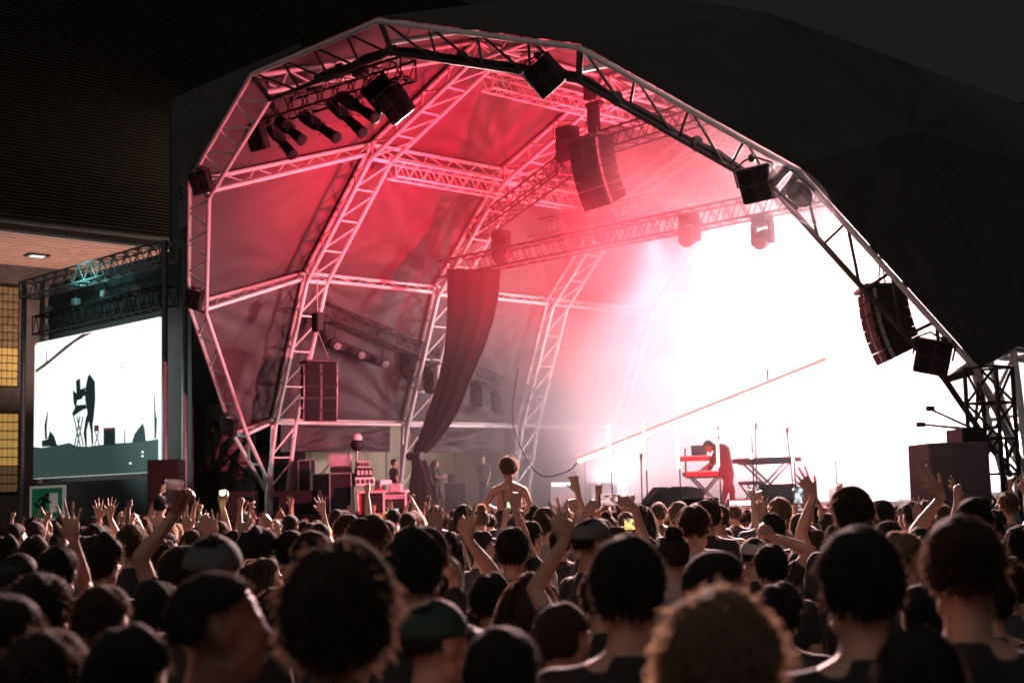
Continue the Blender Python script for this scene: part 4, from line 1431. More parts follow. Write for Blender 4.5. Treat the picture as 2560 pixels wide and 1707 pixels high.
MB().box((XW - 0.2, (YB0 + YB1) / 2, (ZS + GST) / 2), (0.3, YB1 - YB0, ZS - GST)).build('recessed_wall', DARKW, bld)
PANE = mat('lit glass block', (0.5, 0.35, 0.12), 0.3, noise=0.5, nscale=3, emit=(1.0, 0.58, 0.16), estr=0.38)
PANED = mat('dim glass block', (0.25, 0.18, 0.10), 0.3, noise=0.5, nscale=3, emit=(1.0, 0.6, 0.25), estr=0.07)
for wi, (y0, y1, rows) in enumerate(((712, 966, 13), (1032, 1230, 9))):
    q0, q1 = at_x(-34, y0, XW), at_x(43, y1, XW)
    wn = MB().bbox((XW - 0.03, (q0.y + q1.y) / 2, (q0.z + q1.z) / 2), (0.06, abs(q1.y - q0.y) + 0.1, abs(q0.z - q1.z) + 0.1), 0.01).build('window', BLK, bld)
    cols = 6
    for r_ in range(rows):
        for c_ in range(cols):
            yy = q0.y + (q1.y - q0.y) * (c_ + 0.5) / cols
            z_ = q0.z + (q1.z - q0.z) * (r_ + 0.5) / rows
            lit = (r_ >= 8) if wi == 0 else (r_ <= 5)
            MB().bbox((XW + 0.02, yy, z_), (0.05, abs(q1.y - q0.y) / cols * 0.86, abs(q1.z - q0.z) / rows * 0.86), 0.02).build('glass_block', PANE if lit else PANED, wn)
sp_ = at_z(60, 660, ZS)
spot('soffit_uplight', (XB - 2.5, sp_.y + 1.0, 2.0), (XB - 3, sp_.y + 1.0, ZS), 5200, (1.0, 0.62, 0.52), 100, 0.9)
spot('cladding_light', (XB + 6, 16, 16), (XB, 9, 14), 600, (1.0, 0.7, 0.42), 75, 1.0)

# pale wall beyond the open left side of the stage
t = thing('backstage_wall', 'pale beige wall seen through the open left side of the stage', 'wall', (-17.5, 16.5, GST))
MB().box((-17.5, 16.5, GST + 3.2), (0.3, 23, 6.6)).build('wall_face', PALEW, t)
for k in range(7):
    MB().box((-17.33, 6 + k * 3.2, GST + 3.2), (0.05, 0.05, 6.4)).build('wall_joint', STEEL, t)
for a, b in (((4, 0.2), (9, 5)), ((9.5, 5), (12, 0.5)), ((12.5, 0.3), (16, 5))):
    rod('diagonal_brace', (-16.9, a[0], a[1]), (-16.9, b[0], b[1]), 0.05, BLK, t)
spot('backstage_lamp', (-13.2, 8.5, 5.2), (-17.5, 9.5, 2.4), 260, (1.0, 0.80, 0.52), 110, 0.8)
# skirt of loose canvas under the lowest purlin
t = thing('canvas_skirt', 'loose wrinkled canvas skirt below the lowest left purlin', 'canvas', (-AU[1], 5, Z0))
for k, (ya, yb) in enumerate(((0.4, D3 - 0.4), (D3 + 0.4, D4 - 0.4))):
    zt = Z0 + AV[1] - 0.12
    canvas_panel('cloth', (-AU[1] - 0.15, ya, zt - 0.75), (-AU[1] - 0.15, yb, zt - 0.75), (-AU[1] - 0.12, yb, zt), (-AU[1] - 0.12, ya, zt), t, seed=40 + k, sag=0.12, crease=0.09)

spot('screen_spill', ((SXL + SXR) / 2, SY - 1.0, ZT - 0.2), ((SXL + SXR) / 2, SY + 0.7, SZT + 0.9), 90, (0.30, 1.0, 0.95), 130, 1.0)
spot('screen_spill', (-14.0, -6.5, 4.0), (-12.2, 1.3, 3.6), 900, (0.55, 1.0, 0.93), 60, 1.0)

# ================================================================== people
TMP = bpy.data.objects.new('shape_builder', bpy.data.meshes.new('shape_builder'))
COL.objects.link(TMP)
_rm = TMP.modifiers.new('r', 'REMESH')
_rm.mode = 'VOXEL'
_rm.use_smooth_shade = True
_sm = TMP.modifiers.new('s', 'SMOOTH')


def fuse(mb, name, voxel, material, it=3, fac=0.5):
    """overlapping closed shells -> one continuous skin"""
    old = TMP.data
    me = bpy.data.meshes.new('tmp')
    me.from_pydata(mb.v, [], mb.f)
    TMP.data = me
    _rm.voxel_size = voxel
    _sm.iterations = it
    _sm.factor = fac
    dg = bpy.context.evaluated_depsgraph_get()
    dg.update()
    out = bpy.data.meshes.new_from_object(TMP.evaluated_get(dg))
    out.name = name
    out.materials.clear()
    out.materials.append(material)
    out.polygons.foreach_set('use_smooth', [True] * len(out.polygons))
    TMP.data = old
    bpy.data.meshes.remove(me)
    return out


HZ = 1.635      # head centre above the ground for a 1.75 m person


def hand_shells(mb, wrist, fdir, palm, right, shape, k=1.0):
    """palm, four fingers and a thumb; fdir = finger direction, palm = palm normal"""
    y = V(fdir).normalized()
    z = V(palm)
    z = (z - y * z.dot(y)).normalized()
    x = y.cross(z)
    if not right:
        x = -x
    w = V(wrist)

    def L(a, b, c):
        return w + (x * a + y * b + z * c) * k
    curls = {'open': ((.12, .1, .1),) * 4, 'relax': ((.35, .4, .3), (.42, .5, .35), (.5, .55, .4), (.55, .6, .4)),
             'fist': ((1.5, 1.6, 1.0),) * 4, 'horns': ((.05, .05, .05), (1.5, 1.6, 1.0), (1.5, 1.6, 1.0), (.1, .05, .05)),
             'point': ((.05, .05, .05), (1.4, 1.6, 1.0), (1.5, 1.6, 1.0), (1.5, 1.6, 1.0)),
             'ring': ((1.0, 1.0, .5), (.25, .2, .2), (.2, .2, .2), (.15, .15, .1)),
             'grip': ((.75, .75, .5), (.8, .8, .5), (.85, .8, .5), (.9, .8, .5)),
             'vee': ((.05, .05, .05), (.05, .05, .05), (1.5, 1.6, 1.0), (1.5, 1.6, 1.0))}[shape]
    spread = {'open': 0.22, 'relax': 0.08, 'ring': 0.17, 'vee': 0.2}.get(shape, 0.05)
    kn = [(.031, .094), (.010, .099), (-.011, .094), (-.030, .084)]
    ln = [(.044, .027, .022), (.048, .031, .024), (.044, .029, .023), (.034, .022, .020)]
    for i in range(4):
        kx, ky = kn[i]
        mb.cap(L(kx * 0.45, 0.012, 0), L(kx, ky, 0), .0165 * k, .0125 * k, 8)
        a = (1.5 - i) * spread
        px_, py_, pz_ = kx, ky, 0.0
        c = 0.0
        r = .0098 if i < 3 else .0086
        for j in range(3):
            c += curls[i][j]
            l_ = ln[i][j]
            nx_, ny_, nz_ = px_ + math.sin(a) * math.cos(c) * l_, py_ + math.cos(a) * math.cos(c) * l_, pz_ + math.sin(c) * l_
            mb.cap(L(px_, py_, pz_), L(nx_, ny_, nz_), (r - .0006 * j) * k, (r - .0006 * (j + 1)) * k, 8)
            px_, py_, pz_ = nx_, ny_, nz_
    mb.cap(L(.012, .03, 0), L(-.012, .06, 0), .022 * k, .02 * k, 8)
    if shape in ('fist', 'point', 'vee', 'horns'):
        th = [(.018, .018, .006), (.036, .05, .022), (.028, .078, .036), (.004, .085, .04)]
    elif shape in ('ring',):
        th = [(.018, .018, .004), (.046, .05, .016), (.05, .08, .032), (.04, .10, .05)]
    elif shape == 'grip':
        th = [(.018, .018, .004), (.044, .046, .022), (.05, .074, .036), (.042, .098, .044)]
    else:
        th = [(.018, .018, .004), (.046, .048, .01), (.064, .075, .014), (.076, .098, .016)]
    rr = [.017, .013, .0115, .0095]
    for j in range(3):
        mb.cap(L(*th[j]), L(*th[j + 1]), rr[j] * k, rr[j + 1] * k, 8)


def two_bone(s, w, l1, l2, hint):
    s, w = V(s), V(w)
    d = w - s
    D = d.length
    if D > (l1 + l2) * 0.995:
        f = D / ((l1 + l2) * 0.995)
        l1, l2 = l1 * f, l2 * f
    a = (l1 * l1 - l2 * l2 + D * D) / (2 * D)
    h = math.sqrt(max(0, l1 * l1 - a * a))
    n = d.normalized()
    v = V(hint) - n * V(hint).dot(n)
    return s + n * a + v.normalized() * h


def head_shells(mb, c, R3, female=False):
    def L(p):
        return V(c) + R3 @ V(p)
    mb.ball(L((0, -.012, .03)), (.077, .098, .092), 20, 14, R3)
    mb.ball(L((0, .03, -.035)), (.062, .066, .078), 16, 12, R3)
    mb.ball(L((0, .066, -.094)), (.026, .024, .02), 10, 8, R3)
    mb.cap(L((-.052, .012, -.07)), L((-.02, .06, -.096)), .022, .02)
    mb.cap(L((.052, .012, -.07)), L((.02, .06, -.096)), .022, .02)
    mb.cap(L((0, .094, .018)), L((0, .113, -.024)), .008, .0125)
    mb.cap(L((-.012, .1, -.03)), L((.012, .1, -.03)), .0095, .0095)
    mb.cap(L((-.04, .08, .024)), L((.04, .08, .024)), .013, .013)
    for sx in (-1, 1):
        mb.ball(L((sx * .036, .074, -.026)), (.022, .02, .018), 10, 8, R3)
        mb.ball(L((sx * .080, -.004, -.006)), (.010, .022, .033), 10, 8, R3 @ Matrix.Rotation(sx * 0.35, 3, 'Z'))
        mb.ball(L((sx * .031, .078, .0)), (.013, .012, .010), 8, 6, R3)
    mb.cap(L((-.019, .094, -.056)), L((.019, .094, -.056)), .0075, .0075)
    mb.cap(L((-.016, .093, -.067)), L((.016, .093, -.067)), .008, .008)


SH = {1: V((.185, -.03, 1.395)), -1: V((-.185, -.03, 1.395))}


def person_meshes(arms=None, voxel=0.012, female=False, head_R=None, detail=True, lean=0.0, name='person'):
    """arms: {1 or -1: dict(wrist, hint, fdir, palm, shape)}; missing side hangs down"""
    arms = arms or {}
    R3 = head_R if head_R is not None else Matrix.Identity(3)
    body, shirt = MB(), MB()
    k = 0.9 if female else 1.0
    head_shells(body, (0, 0, HZ), R3, female)
    body.cap((0, -.018, HZ - .06), (0, -.04, HZ - .2), .054 * k, .062 * k, 12)
    for sx in (-1, 1):
        body.cap((sx * .02, -.04, HZ - .17), (sx * .15, -.035, 1.40), .048, .05)
    body.ball((0, -.012, 1.25), (.17 * k, .105, .2), 14, 10)
    body.ball((0, 0, 1.0), (.14 * k, .095, .22), 14, 10)
    shirt.ball((0, -.012, 1.25), (.195 * k, .128, .225), 18, 12)
    shirt.ball((0, 0, 1.02), (.17 * k, .118, .22), 18, 12)
    shirt.ball((0, 0, .90), (.178, .125, .13), 18, 10)
    for sx in (-1, 1):
        s0 = V((sx * .185 * k, -.03, 1.395))
        a = arms.get(sx)
        shirt.cap((sx * .06, -.036, 1.425), (sx * .17 * k, -.032, 1.395), .058, .068)
        if a is None:
            el, wr = V((sx * .245, -.05, 1.11)), V((sx * .225, .07, .88))
            fd, pl, shp = V((sx * -.02, .15, -1)), V((-sx, 0, 0)), 'relax'
        else:
            wr = V(a['wrist'])
            if wr.z > 1.45:
                s0 = s0 + V((-sx * .01, .01, .05))
            el = V(a['elbow']) if 'elbow' in a else two_bone(s0, wr, .30, .265, a.get('hint', (sx * .5, -.1, -1.0)))
            fd, pl, shp = V(a.get('fdir', (wr - el))), V(a.get('palm', (0, 1, 0))), a.get('shape', 'open')
        body.cap(s0, lerp(s0, el, .5), .052 * k, .047 * k)
        body.cap(lerp(s0, el, .5), el, .047 * k, .039 * k)
        body.cap(el, lerp(el, wr, .3), .040 * k, .041 * k)
        body.cap(lerp(el, wr, .3), lerp(el, wr, .8), .041 * k, .029 * k)
        body.cap(lerp(el, wr, .8), wr, .029 * k, .0255 * k)
        if detail:
            hand_shells(body, wr, fd, pl, sx > 0, shp, 0.94 if female else 1.02)
        else:
            body.ball(wr + fd.normalized() * .07, (.035, .035, .06))
        shirt.cap(s0, lerp(s0, el, .5), .072 * k, .064 * k)
    shirt.cap((0, -.038, 1.45), (0, -.036, 1.41), .072, .085, 12)
    bm = fuse(body, 'body', voxel, SKIN)
    sm = fuse(shirt, 'shirt', max(voxel * 1.3, .014), SKIN, 2)
    return bm, sm


def trouser_mesh():
    t = MB()
    for sx in (-1, 1):
        t.cap((sx * .09, 0, .88), (sx * .1, .01, .5), .095, .07)
        t.cap((sx * .1, .01, .5), (sx * .1, -.01, .1), .07, .055)
        t.cap((sx * .1, -.03, .045), (sx * .115, .13, .04), .042, .038)
    t.ball((0, 0, .92), (.165, .118, .12), 14, 10)
    return fuse(t, 'trousers', .022, SKIN, 2)


TROUSERS = trouser_mesh()


# ------------------------------------------------------------------ hair
def hair_mesh(kind, seed=0, n=900, fine=1.0, name='hair'):
    rg = np.random.default_rng(seed)
    c = np.array((0, -.012, .03))
    rad = np.array((.080, .102, .095))
    th = dict(short=.016, crop=.008, curly=.028, messy=.022, long=.016, bun=.012, afro=.055, slick=.010, fade=.014)[kind]

    def mask(d):
        dx, dy, dz = d[..., 0], d[..., 1], d[..., 2]
        low = -.85 if kind in ('long',) else (-.80 if kind not in ('fade', 'crop') else -.62)
        line = np.where(dy > 0.15, 0.12 + (dy - 0.15) * 0.75, low + (dy + 1) * 0.16)
        line = np.where((dy > -.25) & (dy <= .15), np.maximum(line, -.12 if kind in ('long', 'afro', 'curly') else .10), line)
        line = line + .07 * np.sin(dx * 9 + seed) * np.sin(dx * 17 + 2 * seed) - .13
        return np.clip((dz - line) / .32, 0, 1)
    nu, nv = 40, 26
    u = np.linspace(0, 2 * PI, nu, endpoint=False)
    v = np.linspace(.03, PI - .03, nv)
    U, W = np.meshgrid(u, v)
    D = np.stack([np.sin(W) * np.cos(U), np.sin(W) * np.sin(U), np.cos(W)], -1)
    mk = mask(D)
    ph = rg.uniform(0, 6, 8)
    fr = rg.uniform(4, 9, (8, 3))
    lump = sum(np.sin(D @ fr[i] + ph[i]) for i in range(8)) / 8
    amp = dict(curly=.5, afro=.35, messy=.45).get(kind, .36)
    topb = np.clip(D[..., 2], 0, 1) * (0.55 if kind in ('messy', 'fade', 'short', 'curly') else 0.1)
    t = th * (1 + amp * lump * 1.6 + topb)
    if kind == 'fade':
        t = t * np.clip(.25 + (D[..., 2] + .15) * 1.3, .2, 1.4)
    P = c + D * rad * 1.0 + D * (t * mk - .035 * (1 - mk))[..., None]
    mb = MB()
    q = []
    for j in range(nv - 1):
        for i in range(nu):
            q.append((j * nu + i, (j + 1) * nu + i, (j + 1) * nu + (i + 1) % nu, j * nu + (i + 1) % nu))
    mb.add(P.reshape(-1, 3), q)
    # strands
    d = rg.normal(size=(n * 4, 3))
    d /= np.linalg.norm(d, axis=1)[:, None]
    d = d[mask(d) > .52][:n]
    lum = sum(np.sin(d @ fr[i] + ph[i]) for i in range(8)) / 8
    base = c + d * rad + d * (th * .55 * (1 + amp * lum))[:, None]
    ln = dict(short=.030, crop=.010, curly=.040, messy=.046, long=.30, bun=.05, afro=.04, slick=.04, fade=.026)[kind]
    wd = dict(short=.0026, crop=.0024, curly=.004, messy=.0032, long=.006, bun=.004, afro=.005, slick=.004, fade=.0032)[kind] * fine
    nrm = d / rad
    nrm /= np.linalg.norm(nrm, axis=1)[:, None]
    flow = np.stack([d[:, 0] * .3, -np.abs(d[:, 1]) * .2 - .5 * (d[:, 2] > .3), -.9 + .5 * d[:, 2]], 1)
    wn, wf, wr_ = dict(short=(.5, .85, .35), crop=(.8, .5, .3), curly=(.7, .25, .9), messy=(.42, .8, .6), long=(.12, 1.0, .16), bun=(.2, .4, .3), afro=(1, 0, .8), slick=(.18, 1, .15), fade=(.8, .4, .45))[kind]
    seg = 4 if kind in ('long', 'curly', 'messy') else 3
    vs, fs = [], []
    for k in range(len(d)):
        p = base[k].copy()
        r0 = rg.normal(size=3)
        dr = nrm[k] * wn + flow[k] * wf + r0 * wr_ * .6
        if kind in ('slick', 'bun'):
            tb = np.array((0, -.085, .06 if kind == 'bun' else -.02)) - p
            dr = tb / (np.linalg.norm(tb) + 1e-6) * .8 + nrm[k] * .35 + r0 * .1
        dr /= np.linalg.norm(dr)
        side = np.cross(dr, rg.normal(size=3))
        side /= np.linalg.norm(side)
        L_ = ln * rg.uniform(.55, 1.25)
        o = len(vs)
        for s_ in range(seg + 1):
            f = s_ / seg
            w_ = wd * (1 - f) ** .6 * rg.uniform(.8, 1.2)
            vs.append(p - side * w_)
            vs.append(p + side * w_)
            p = p + dr * (L_ / seg)
            if kind in ('curly', 'afro'):
                dr = dr + rg.normal(size=3) * .75 + np.array((0, 0, -.12))
            elif kind == 'long':
                dr = dr * .55 + np.array((d[k, 0] * .12, -.10, -.8)) + rg.normal(size=3) * .06
                ctr = c + np.array((0, -.03, 0))
                rv = p - ctr
                hr = math.hypot(rv[0], rv[1])
                if hr < .085 and p[2] < .0:
                    p[0] = ctr[0] + rv[0] / (hr + 1e-6) * .085
                    p[1] = ctr[1] + rv[1] / (hr + 1e-6) * .085
            else:
                dr = dr + np.array((0, -.05, -.28)) + rg.normal(size=3) * .22
            dr /= np.linalg.norm(dr)
        for s_ in range(seg):
            a = o + 2 * s_
            fs.append((a, a + 1, a + 3, a + 2))
    mb.add(vs, fs)
    if kind == 'bun':
        bc = np.array((0, -.07, .135))
        mb.ball(bc, (.045, .045, .04), 14, 10)
        for k in range(160):
            e = rg.normal(size=3)
            e /= np.linalg.norm(e)
            s1 = np.cross(e, rg.normal(size=3))
            s1 /= np.linalg.norm(s1)
            p0 = bc + e * .04
            mb.add([p0 - s1 * .02, p0 + s1 * .02, p0 + s1 * .012 + e * .016], [(0, 1, 2)])
    if kind == 'long':
        mb.ball((0, -.065, -.11), (.075, .05, .15), 14, 12)
    return mb.mesh('hair', HAIRD, True)


HAIR = {}


def get_hair(kind, var=0, near=True):
    if near:
        var = var % 4
    k = (kind, var, near)
    if k not in HAIR:
        HAIR[k] = hair_mesh(kind, seed=var * 17 + len(kind), n=2600 if near else 650, fine=1.0 if near else 1.7)
    return HAIR[k]


def cap_mesh(brim=True):
    mb = MB()
    nu, nv = 32, 12
    vs, fs = [], []
    for j in range(nv):
        a = (PI / 2) * j / (nv - 1) * 1.02
        for i in range(nu):
            b = 2 * PI * i / nu
            vs.append((.092 * math.sin(a) * math.cos(b), -.012 + .114 * math.sin(a) * math.sin(b), .045 + .088 * math.cos(a) * (1.0 + .1 * math.sin(b))))
    for j in range(nv - 1):
        for i in range(nu):
            fs.append((j * nu + i, (j + 1) * nu + i, (j + 1) * nu + (i + 1) % nu, j * nu + (i + 1) % nu))
    mb.add(vs, fs)
    o = []
    for i in range(nu):
        b = 2 * PI * i / nu
        o.append((.088 * math.cos(b), -.012 + .110 * math.sin(b), .03))
    mb.add(vs[(nv - 1) * nu:] + o, [(i, i + nu, (i + 1) % nu + nu, (i + 1) % nu) for i in range(nu)])
    mb.ball((0, -.012, .134), (.009, .009, .006), 8, 6)
    if brim:
        bv = []
        for lay in (0, 1):
            for r in range(5):
                f = r / 4
                for i in range(15):
                    x = -1 + 2 * i / 14
                    bv.append((x * .084 * (1 - .05 * f), .078 + (1 - x * x) ** .5 * (.018 + .07 * f) + .03 * (1 - x * x), .042 - .016 * x * x - .010 * f - lay * .004))
        bf = []
        for lay in (0, 1):
            for r in range(4):
                for i in range(14):
                    a = lay * 75 + r * 15 + i
                    q = (a, a + 1, a + 16, a + 15)
                    bf.append(q if lay == 0 else q[::-1])
        mb.add(bv, bf)
    return mb.mesh('cap', BLK, True)


CAPM = cap_mesh(True)
BEANIE = cap_mesh(False)

SHIRTS = {}
for nm, col in (('black shirt', (.018, .017, .018)), ('charcoal shirt', (.05, .05, .055)), ('navy shirt', (.025, .03, .05)), ('white shirt', (.62, .60, .58)),
                ('grey shirt', (.22, .21, .21)), ('dark green shirt', (.03, .06, .045)), ('maroon shirt', (.09, .025, .03)), ('denim shirt', (.09, .13, .18)), ('cream shirt', (.45, .38, .32))):
    SHIRTS[nm] = mat(nm, col, 0.85, noise=0.3, nscale=7, bump=0.3, bscale=14, sheen=0.15)
CAPS = {'black cap': mat('black cap', (.02, .02, .022), .8, noise=.3, bump=.2, bscale=90), 'grey cap': mat('grey cap', (.11, .115, .12), .8, noise=.3, bump=.2, bscale=90),
        'green cap': mat('green cap', (.02, .05, .04), .8, noise=.3), 'pale cloth': mat('pale cloth', (.52, .43, .40), .9, noise=.2, bump=.3, bscale=30),
        'slate beanie': mat('slate beanie', (.10, .11, .115), .9, noise=.3, bump=.5, bscale=80)}
TROU = mat('dark trousers', (.03, .032, .04), .85, noise=.3)


def with_mat(o, material):
    o.material_slots[0].link = 'OBJECT'
    o.material_slots[0].material = material
    return o


BODIES = {}


def get_body(key):
    """shared upright bodies for the crowd"""
    if key in BODIES:
        return BODIES[key]
    up = {'down': {}, 'downf': {},
          'oneup': {1: dict(wrist=(.30, .12, 1.92), palm=(0, 1, 0), shape='open')},
          'onepoint': {-1: dict(wrist=(-.26, .2, 1.95), palm=(0, 1, .2), shape='point')},
          'fist': {1: dict(wrist=(.22, .25, 1.93), palm=(0, 1, 0), shape='fist')},
          'both': {1: dict(wrist=(.33, .15, 1.93), palm=(0, 1, 0), shape='open'), -1: dict(wrist=(-.30, .2, 1.88), palm=(0, 1, 0), shape='relax')},
          'clap': {1: dict(wrist=(.07, .3, 1.83), palm=(-1, 0, .2), shape='open'), -1: dict(wrist=(-.06, .3, 1.82), palm=(1, 0, .2), shape='open')},
          'horns': {-1: dict(wrist=(-.24, .2, 1.94), palm=(0, 1, 0), shape='horns')}}[key]
    BODIES[key] = person_meshes(up, .0135 if up else .013, female=key.endswith('f'), detail=True)
    return BODIES[key]


def put_person(cx, top, wpx, label, hair='short', hv=0, yaw=0.0, skin=SKIN, shirt='black shirt', haircol=HAIRD, body='down', meshes=None, hw=None,
               dist=None, hat=None, hatcol='black cap', near=True, group=None, female=False, pitch=0.0, height=None, hscale=1.0):
    hw = hw or dict(short=.185, crop=.172, curly=.215, messy=.205, long=.20, bun=.18, afro=.27, slick=.178, fade=.185)[hair]
    d = dist if dist is not None else hw * FPX / wpx
    p = at_d(cx, top, d)
    g = gz(p.x, p.y)
    sc = (p.z - g) / 1.765
    fy = math.atan2(-_f.x, _f.y)
    M = Matrix.Translation((p.x, p.y, g)) @ Matrix.Rotation(fy + math.radians(yaw), 4, 'Z') @ Matrix.Diagonal((1, 1, 1, 1))
    t = thing('person', label, 'person', (p.x, p.y, g), (0, 0, fy + math.radians(yaw)), group)
    # keep natural width, only stature follows the ground
    sx = max(.9, min(1.08, sc))
    t.scale = (sx, sx, sc)
    bm, sm = meshes if meshes is not None else get_body('downf' if (female and body == 'down') else body)
    b = link('body', bm, t)
    with_mat(b, skin)
    s_ = link('shirt', sm, t)
    with_mat(s_, SHIRTS[shirt])
    tr = link('trousers', TROUSERS, t)
    with_mat(tr, TROU)
    hm = Matrix.Translation((0, 0, HZ)) @ Matrix.Diagonal((hscale, hscale, hscale, 1))
    if hair:
        h = link('hair', get_hair(hair, hv, near), t)
        h.matrix_basis = hm
        with_mat(h, haircol)
    if hat:
        c = link('cap' if hat is CAPM else 'beanie', hat, t)
        c.matrix_basis = hm
        with_mat(c, CAPS[hatcol])
    t['_sc'] = sc
    return t, p, d


PLACED = []
REPORT = []


def note(t, p, label):
    PLACED.append((p.x, p.y))
    REPORT.append((round(1.765 * t['_sc'], 2), label))
    del t['_sc']


def P(cx, top, wpx, label, arms=None, voxel=.0075, **k):
    """one person of the crowd; arms: (side, wrist_px, wrist_py, forward offset, shape, finger tip px, palm 'cam'|'stage'|'in')"""
    female = k.get('female', False)
    ms = None
    if arms:
        hw = k.get('hw') or dict(short=.185, crop=.172, curly=.215, messy=.205, long=.20, bun=.18, afro=.27, slick=.178, fade=.185)[k.get('hair', 'short')]
        d = k.get('dist') or hw * FPX / wpx
        p = at_d(cx, top, d)
        g = gz(p.x, p.y)
        sc = (p.z - g) / 1.765
        sx = max(.9, min(1.08, sc))
        fy = math.atan2(-_f.x, _f.y) + math.radians(k.get('yaw', 0.0))
        M = Matrix.Translation((p.x, p.y, g)) @ Matrix.Rotation(fy, 4, 'Z') @ Matrix.Diagonal((sx, sx, sc, 1))
        iv = M.inverted()
        ad = {}
        for (side, wx, wy, off, shape, tx, ty, palm) in arms:
            W_ = iv @ at_d(wx, wy, d + off)
            T_ = iv @ at_d(tx, ty, d + off)
            toc = iv.to_3x3() @ (-FWD)
            pl = {'cam': toc, 'stage': -toc, 'in': iv.to_3x3() @ (RGT * (-side)), 'out': iv.to_3x3() @ (RGT * side), 'camin': toc * .7 + iv.to_3x3() @ (RGT * (-side)) * .7,
                  'stagein': -toc * .7 + iv.to_3x3() @ (RGT * (-side)) * .7}[palm]
            ad[side] = dict(wrist=W_, fdir=T_ - W_, palm=pl, shape=shape, hint=(side * .3, -.1, -1.0))
        ms = person_meshes(ad, voxel, female)
    t, p, d = put_person(cx, top, wpx, label, meshes=ms, **k)
    note(t, p, label)
    return t


def phone(px, py, dist, w_px, h_px, roll, label, scr=(1, 1, 1), s=1.0, landscape=True, held=None):
    c = at_d(px, py, dist)
    wd, ht = w_px / FPX * dist, h_px / FPX * dist
    t = thing('phone', label, 'phone', c)
    Rr = Matrix((RGT, -UPV.cross(RGT) * -1, UPV)).transposed()
    x = (RGT * math.cos(roll) + UPV * math.sin(roll)).normalized()
    z = (-RGT * math.sin(roll) + UPV * math.cos(roll)).normalized()
    R3 = Matrix((x, z.cross(x), z)).transposed()
    MB().bbox(c, (wd, .011, ht), .004, R3).build('case', BLKP, t)
    e = mat('phone glow %s' % label[:28], (.02, .02, .02), .2, noise=0, emit=scr, estr=s)
    nt = e.node_tree
    n = nt.nodes.new('ShaderNodeTexNoise')
    n.inputs['Scale'].default_value = 28
    r = nt.nodes.new('ShaderNodeValToRGB')
    r.color_ramp.elements[0].position = .38
    r.color_ramp.elements[0].color = (*[q * .12 for q in scr], 1)
    r.color_ramp.elements[1].position = .56
    r.color_ramp.elements[1].color = (*scr, 1)
    tc = nt.nodes.new('ShaderNodeTexCoord')
    nt.links.new(tc.outputs['Object'], n.inputs['Vector'])
    nt.links.new(n.outputs['Fac'], r.inputs['Fac'])
    nt.links.new(r.outputs['Color'], nt.nodes['Principled BSDF'].inputs['Emission Color'])
    cam_side = 1 if (R3 @ V((0, 1, 0))).dot(-FWD) > 0 else -1
    MB().bbox(c + R3 @ V((0, cam_side * .0062, 0)), (wd * .84, .002, ht * .88), .0006, R3).build('screen', e, t)
    return t

# ------------------------------------------------------------------ front of the crowd, each placed and described
P(849, 1408, 306, 'big blurred brown bushy head close to the camera, left of the middle', hair='messy', hv=1, haircol=HAIRB, hw=.24, hscale=1.1, shirt='charcoal shirt')
P(552, 1432, 250, 'close shaven man in red lit profile at the bottom left', hair='crop', yaw=-72, skin=SKIN3, hw=.215)
P(1800, 1513, 335, 'blurred blond head nearest the camera at the bottom edge', hair='messy', hv=2, haircol=HAIRL, hw=.21, hscale=1.0, shirt='grey shirt', yaw=-20)
P(2139, 1337, 215, 'big dark head with bare pink neck at the right front', hair='short', hv=1, haircol=HAIRD, hw=.195, skin=SKIN)
P(2404, 1312, 198, 'short haired head with glowing right ear at the right front', hair='fade', haircol=HAIRB, hw=.19, yaw=-14, shirt='black shirt')
P(1566, 1356, 198, 'dark straight haired head with white neck edges in the centre front', hair='short', hv=2, haircol=HAIRD, hw=.195, shirt='black shirt', yaw=-6)
P(1795, 1380, 172, 'dark haired person in profile with a bright forehead above the blond head', hair='slick', yaw=-66, haircol=HAIRD, hw=.20, skin=SKIN2)
P(1408, 1508, 146, 'slick haired person with pale ear at the bottom centre', hair='slick', hv=1, yaw=-34, haircol=HAIRB, hw=.17, shirt='black shirt')
P(1088, 1505, 182, 'person in a dark green cap at the bottom, right of the bushy brown head', hair='crop', hv=1, yaw=-48, hat=CAPM, hatcol='green cap', hw=.195, shirt='charcoal shirt')
t = P(1331, 1434, 104, 'girl with hair pinned up by a pale clip, below the raised bare arm', hair='long', haircol=HAIRB, female=True, hw=.18, yaw=-24)
cl = MB()
for k in range(5):
    cl.ball((.03 + .012 * k, -.098 + .01 * k, .03 - .006 * (k % 2)), (.014, .012, .022), 8, 6)
cl.v = [tuple(V(q) + V((0, 0, HZ))) for q in cl.v]
cl.build('hair_clip', HAIRL, t, True, world=False)
P(1047, 1346, 161, 'dark curly head in front of the two raised red hands', hair='curly', haircol=HAIRD, hw=.225, yaw=-18, hscale=1.06)
P(919, 1312, 111, 'brown curly head left of the dark curly one', hair='curly', hv=1, haircol=HAIRB, hw=.22, hscale=1.05)
P(650, 1338, 106, 'person with rounded black afro looking right', hair='afro', haircol=HAIRD, skin=SKIN3, hw=.25, yaw=-38)
P(664, 1398, 90, 'girl with long straight brown hair in profile under the afro', hair='long', hv=1, haircol=HAIRG, female=True, yaw=-48, hw=.19)
P(782, 1340, 98, 'dark messy head behind the bushy brown one', hair='messy', haircol=HAIRD, hw=.2)
P(728, 1332, 80, 'smooth dark head between the afro and the messy head', hair='short', haircol=HAIRD, hw=.19)
P(534, 1349, 160, 'person in a slate knitted beanie above the shaven man', hair='crop', hv=2, hat=BEANIE, hatcol='slate beanie', hw=.21, hscale=1.08)
P(259, 1352, 108, 'dark curly head with one pale ear in the left crowd', hair='curly', hv=2, haircol=HAIRD, hw=.22, yaw=-16, hscale=1.04)
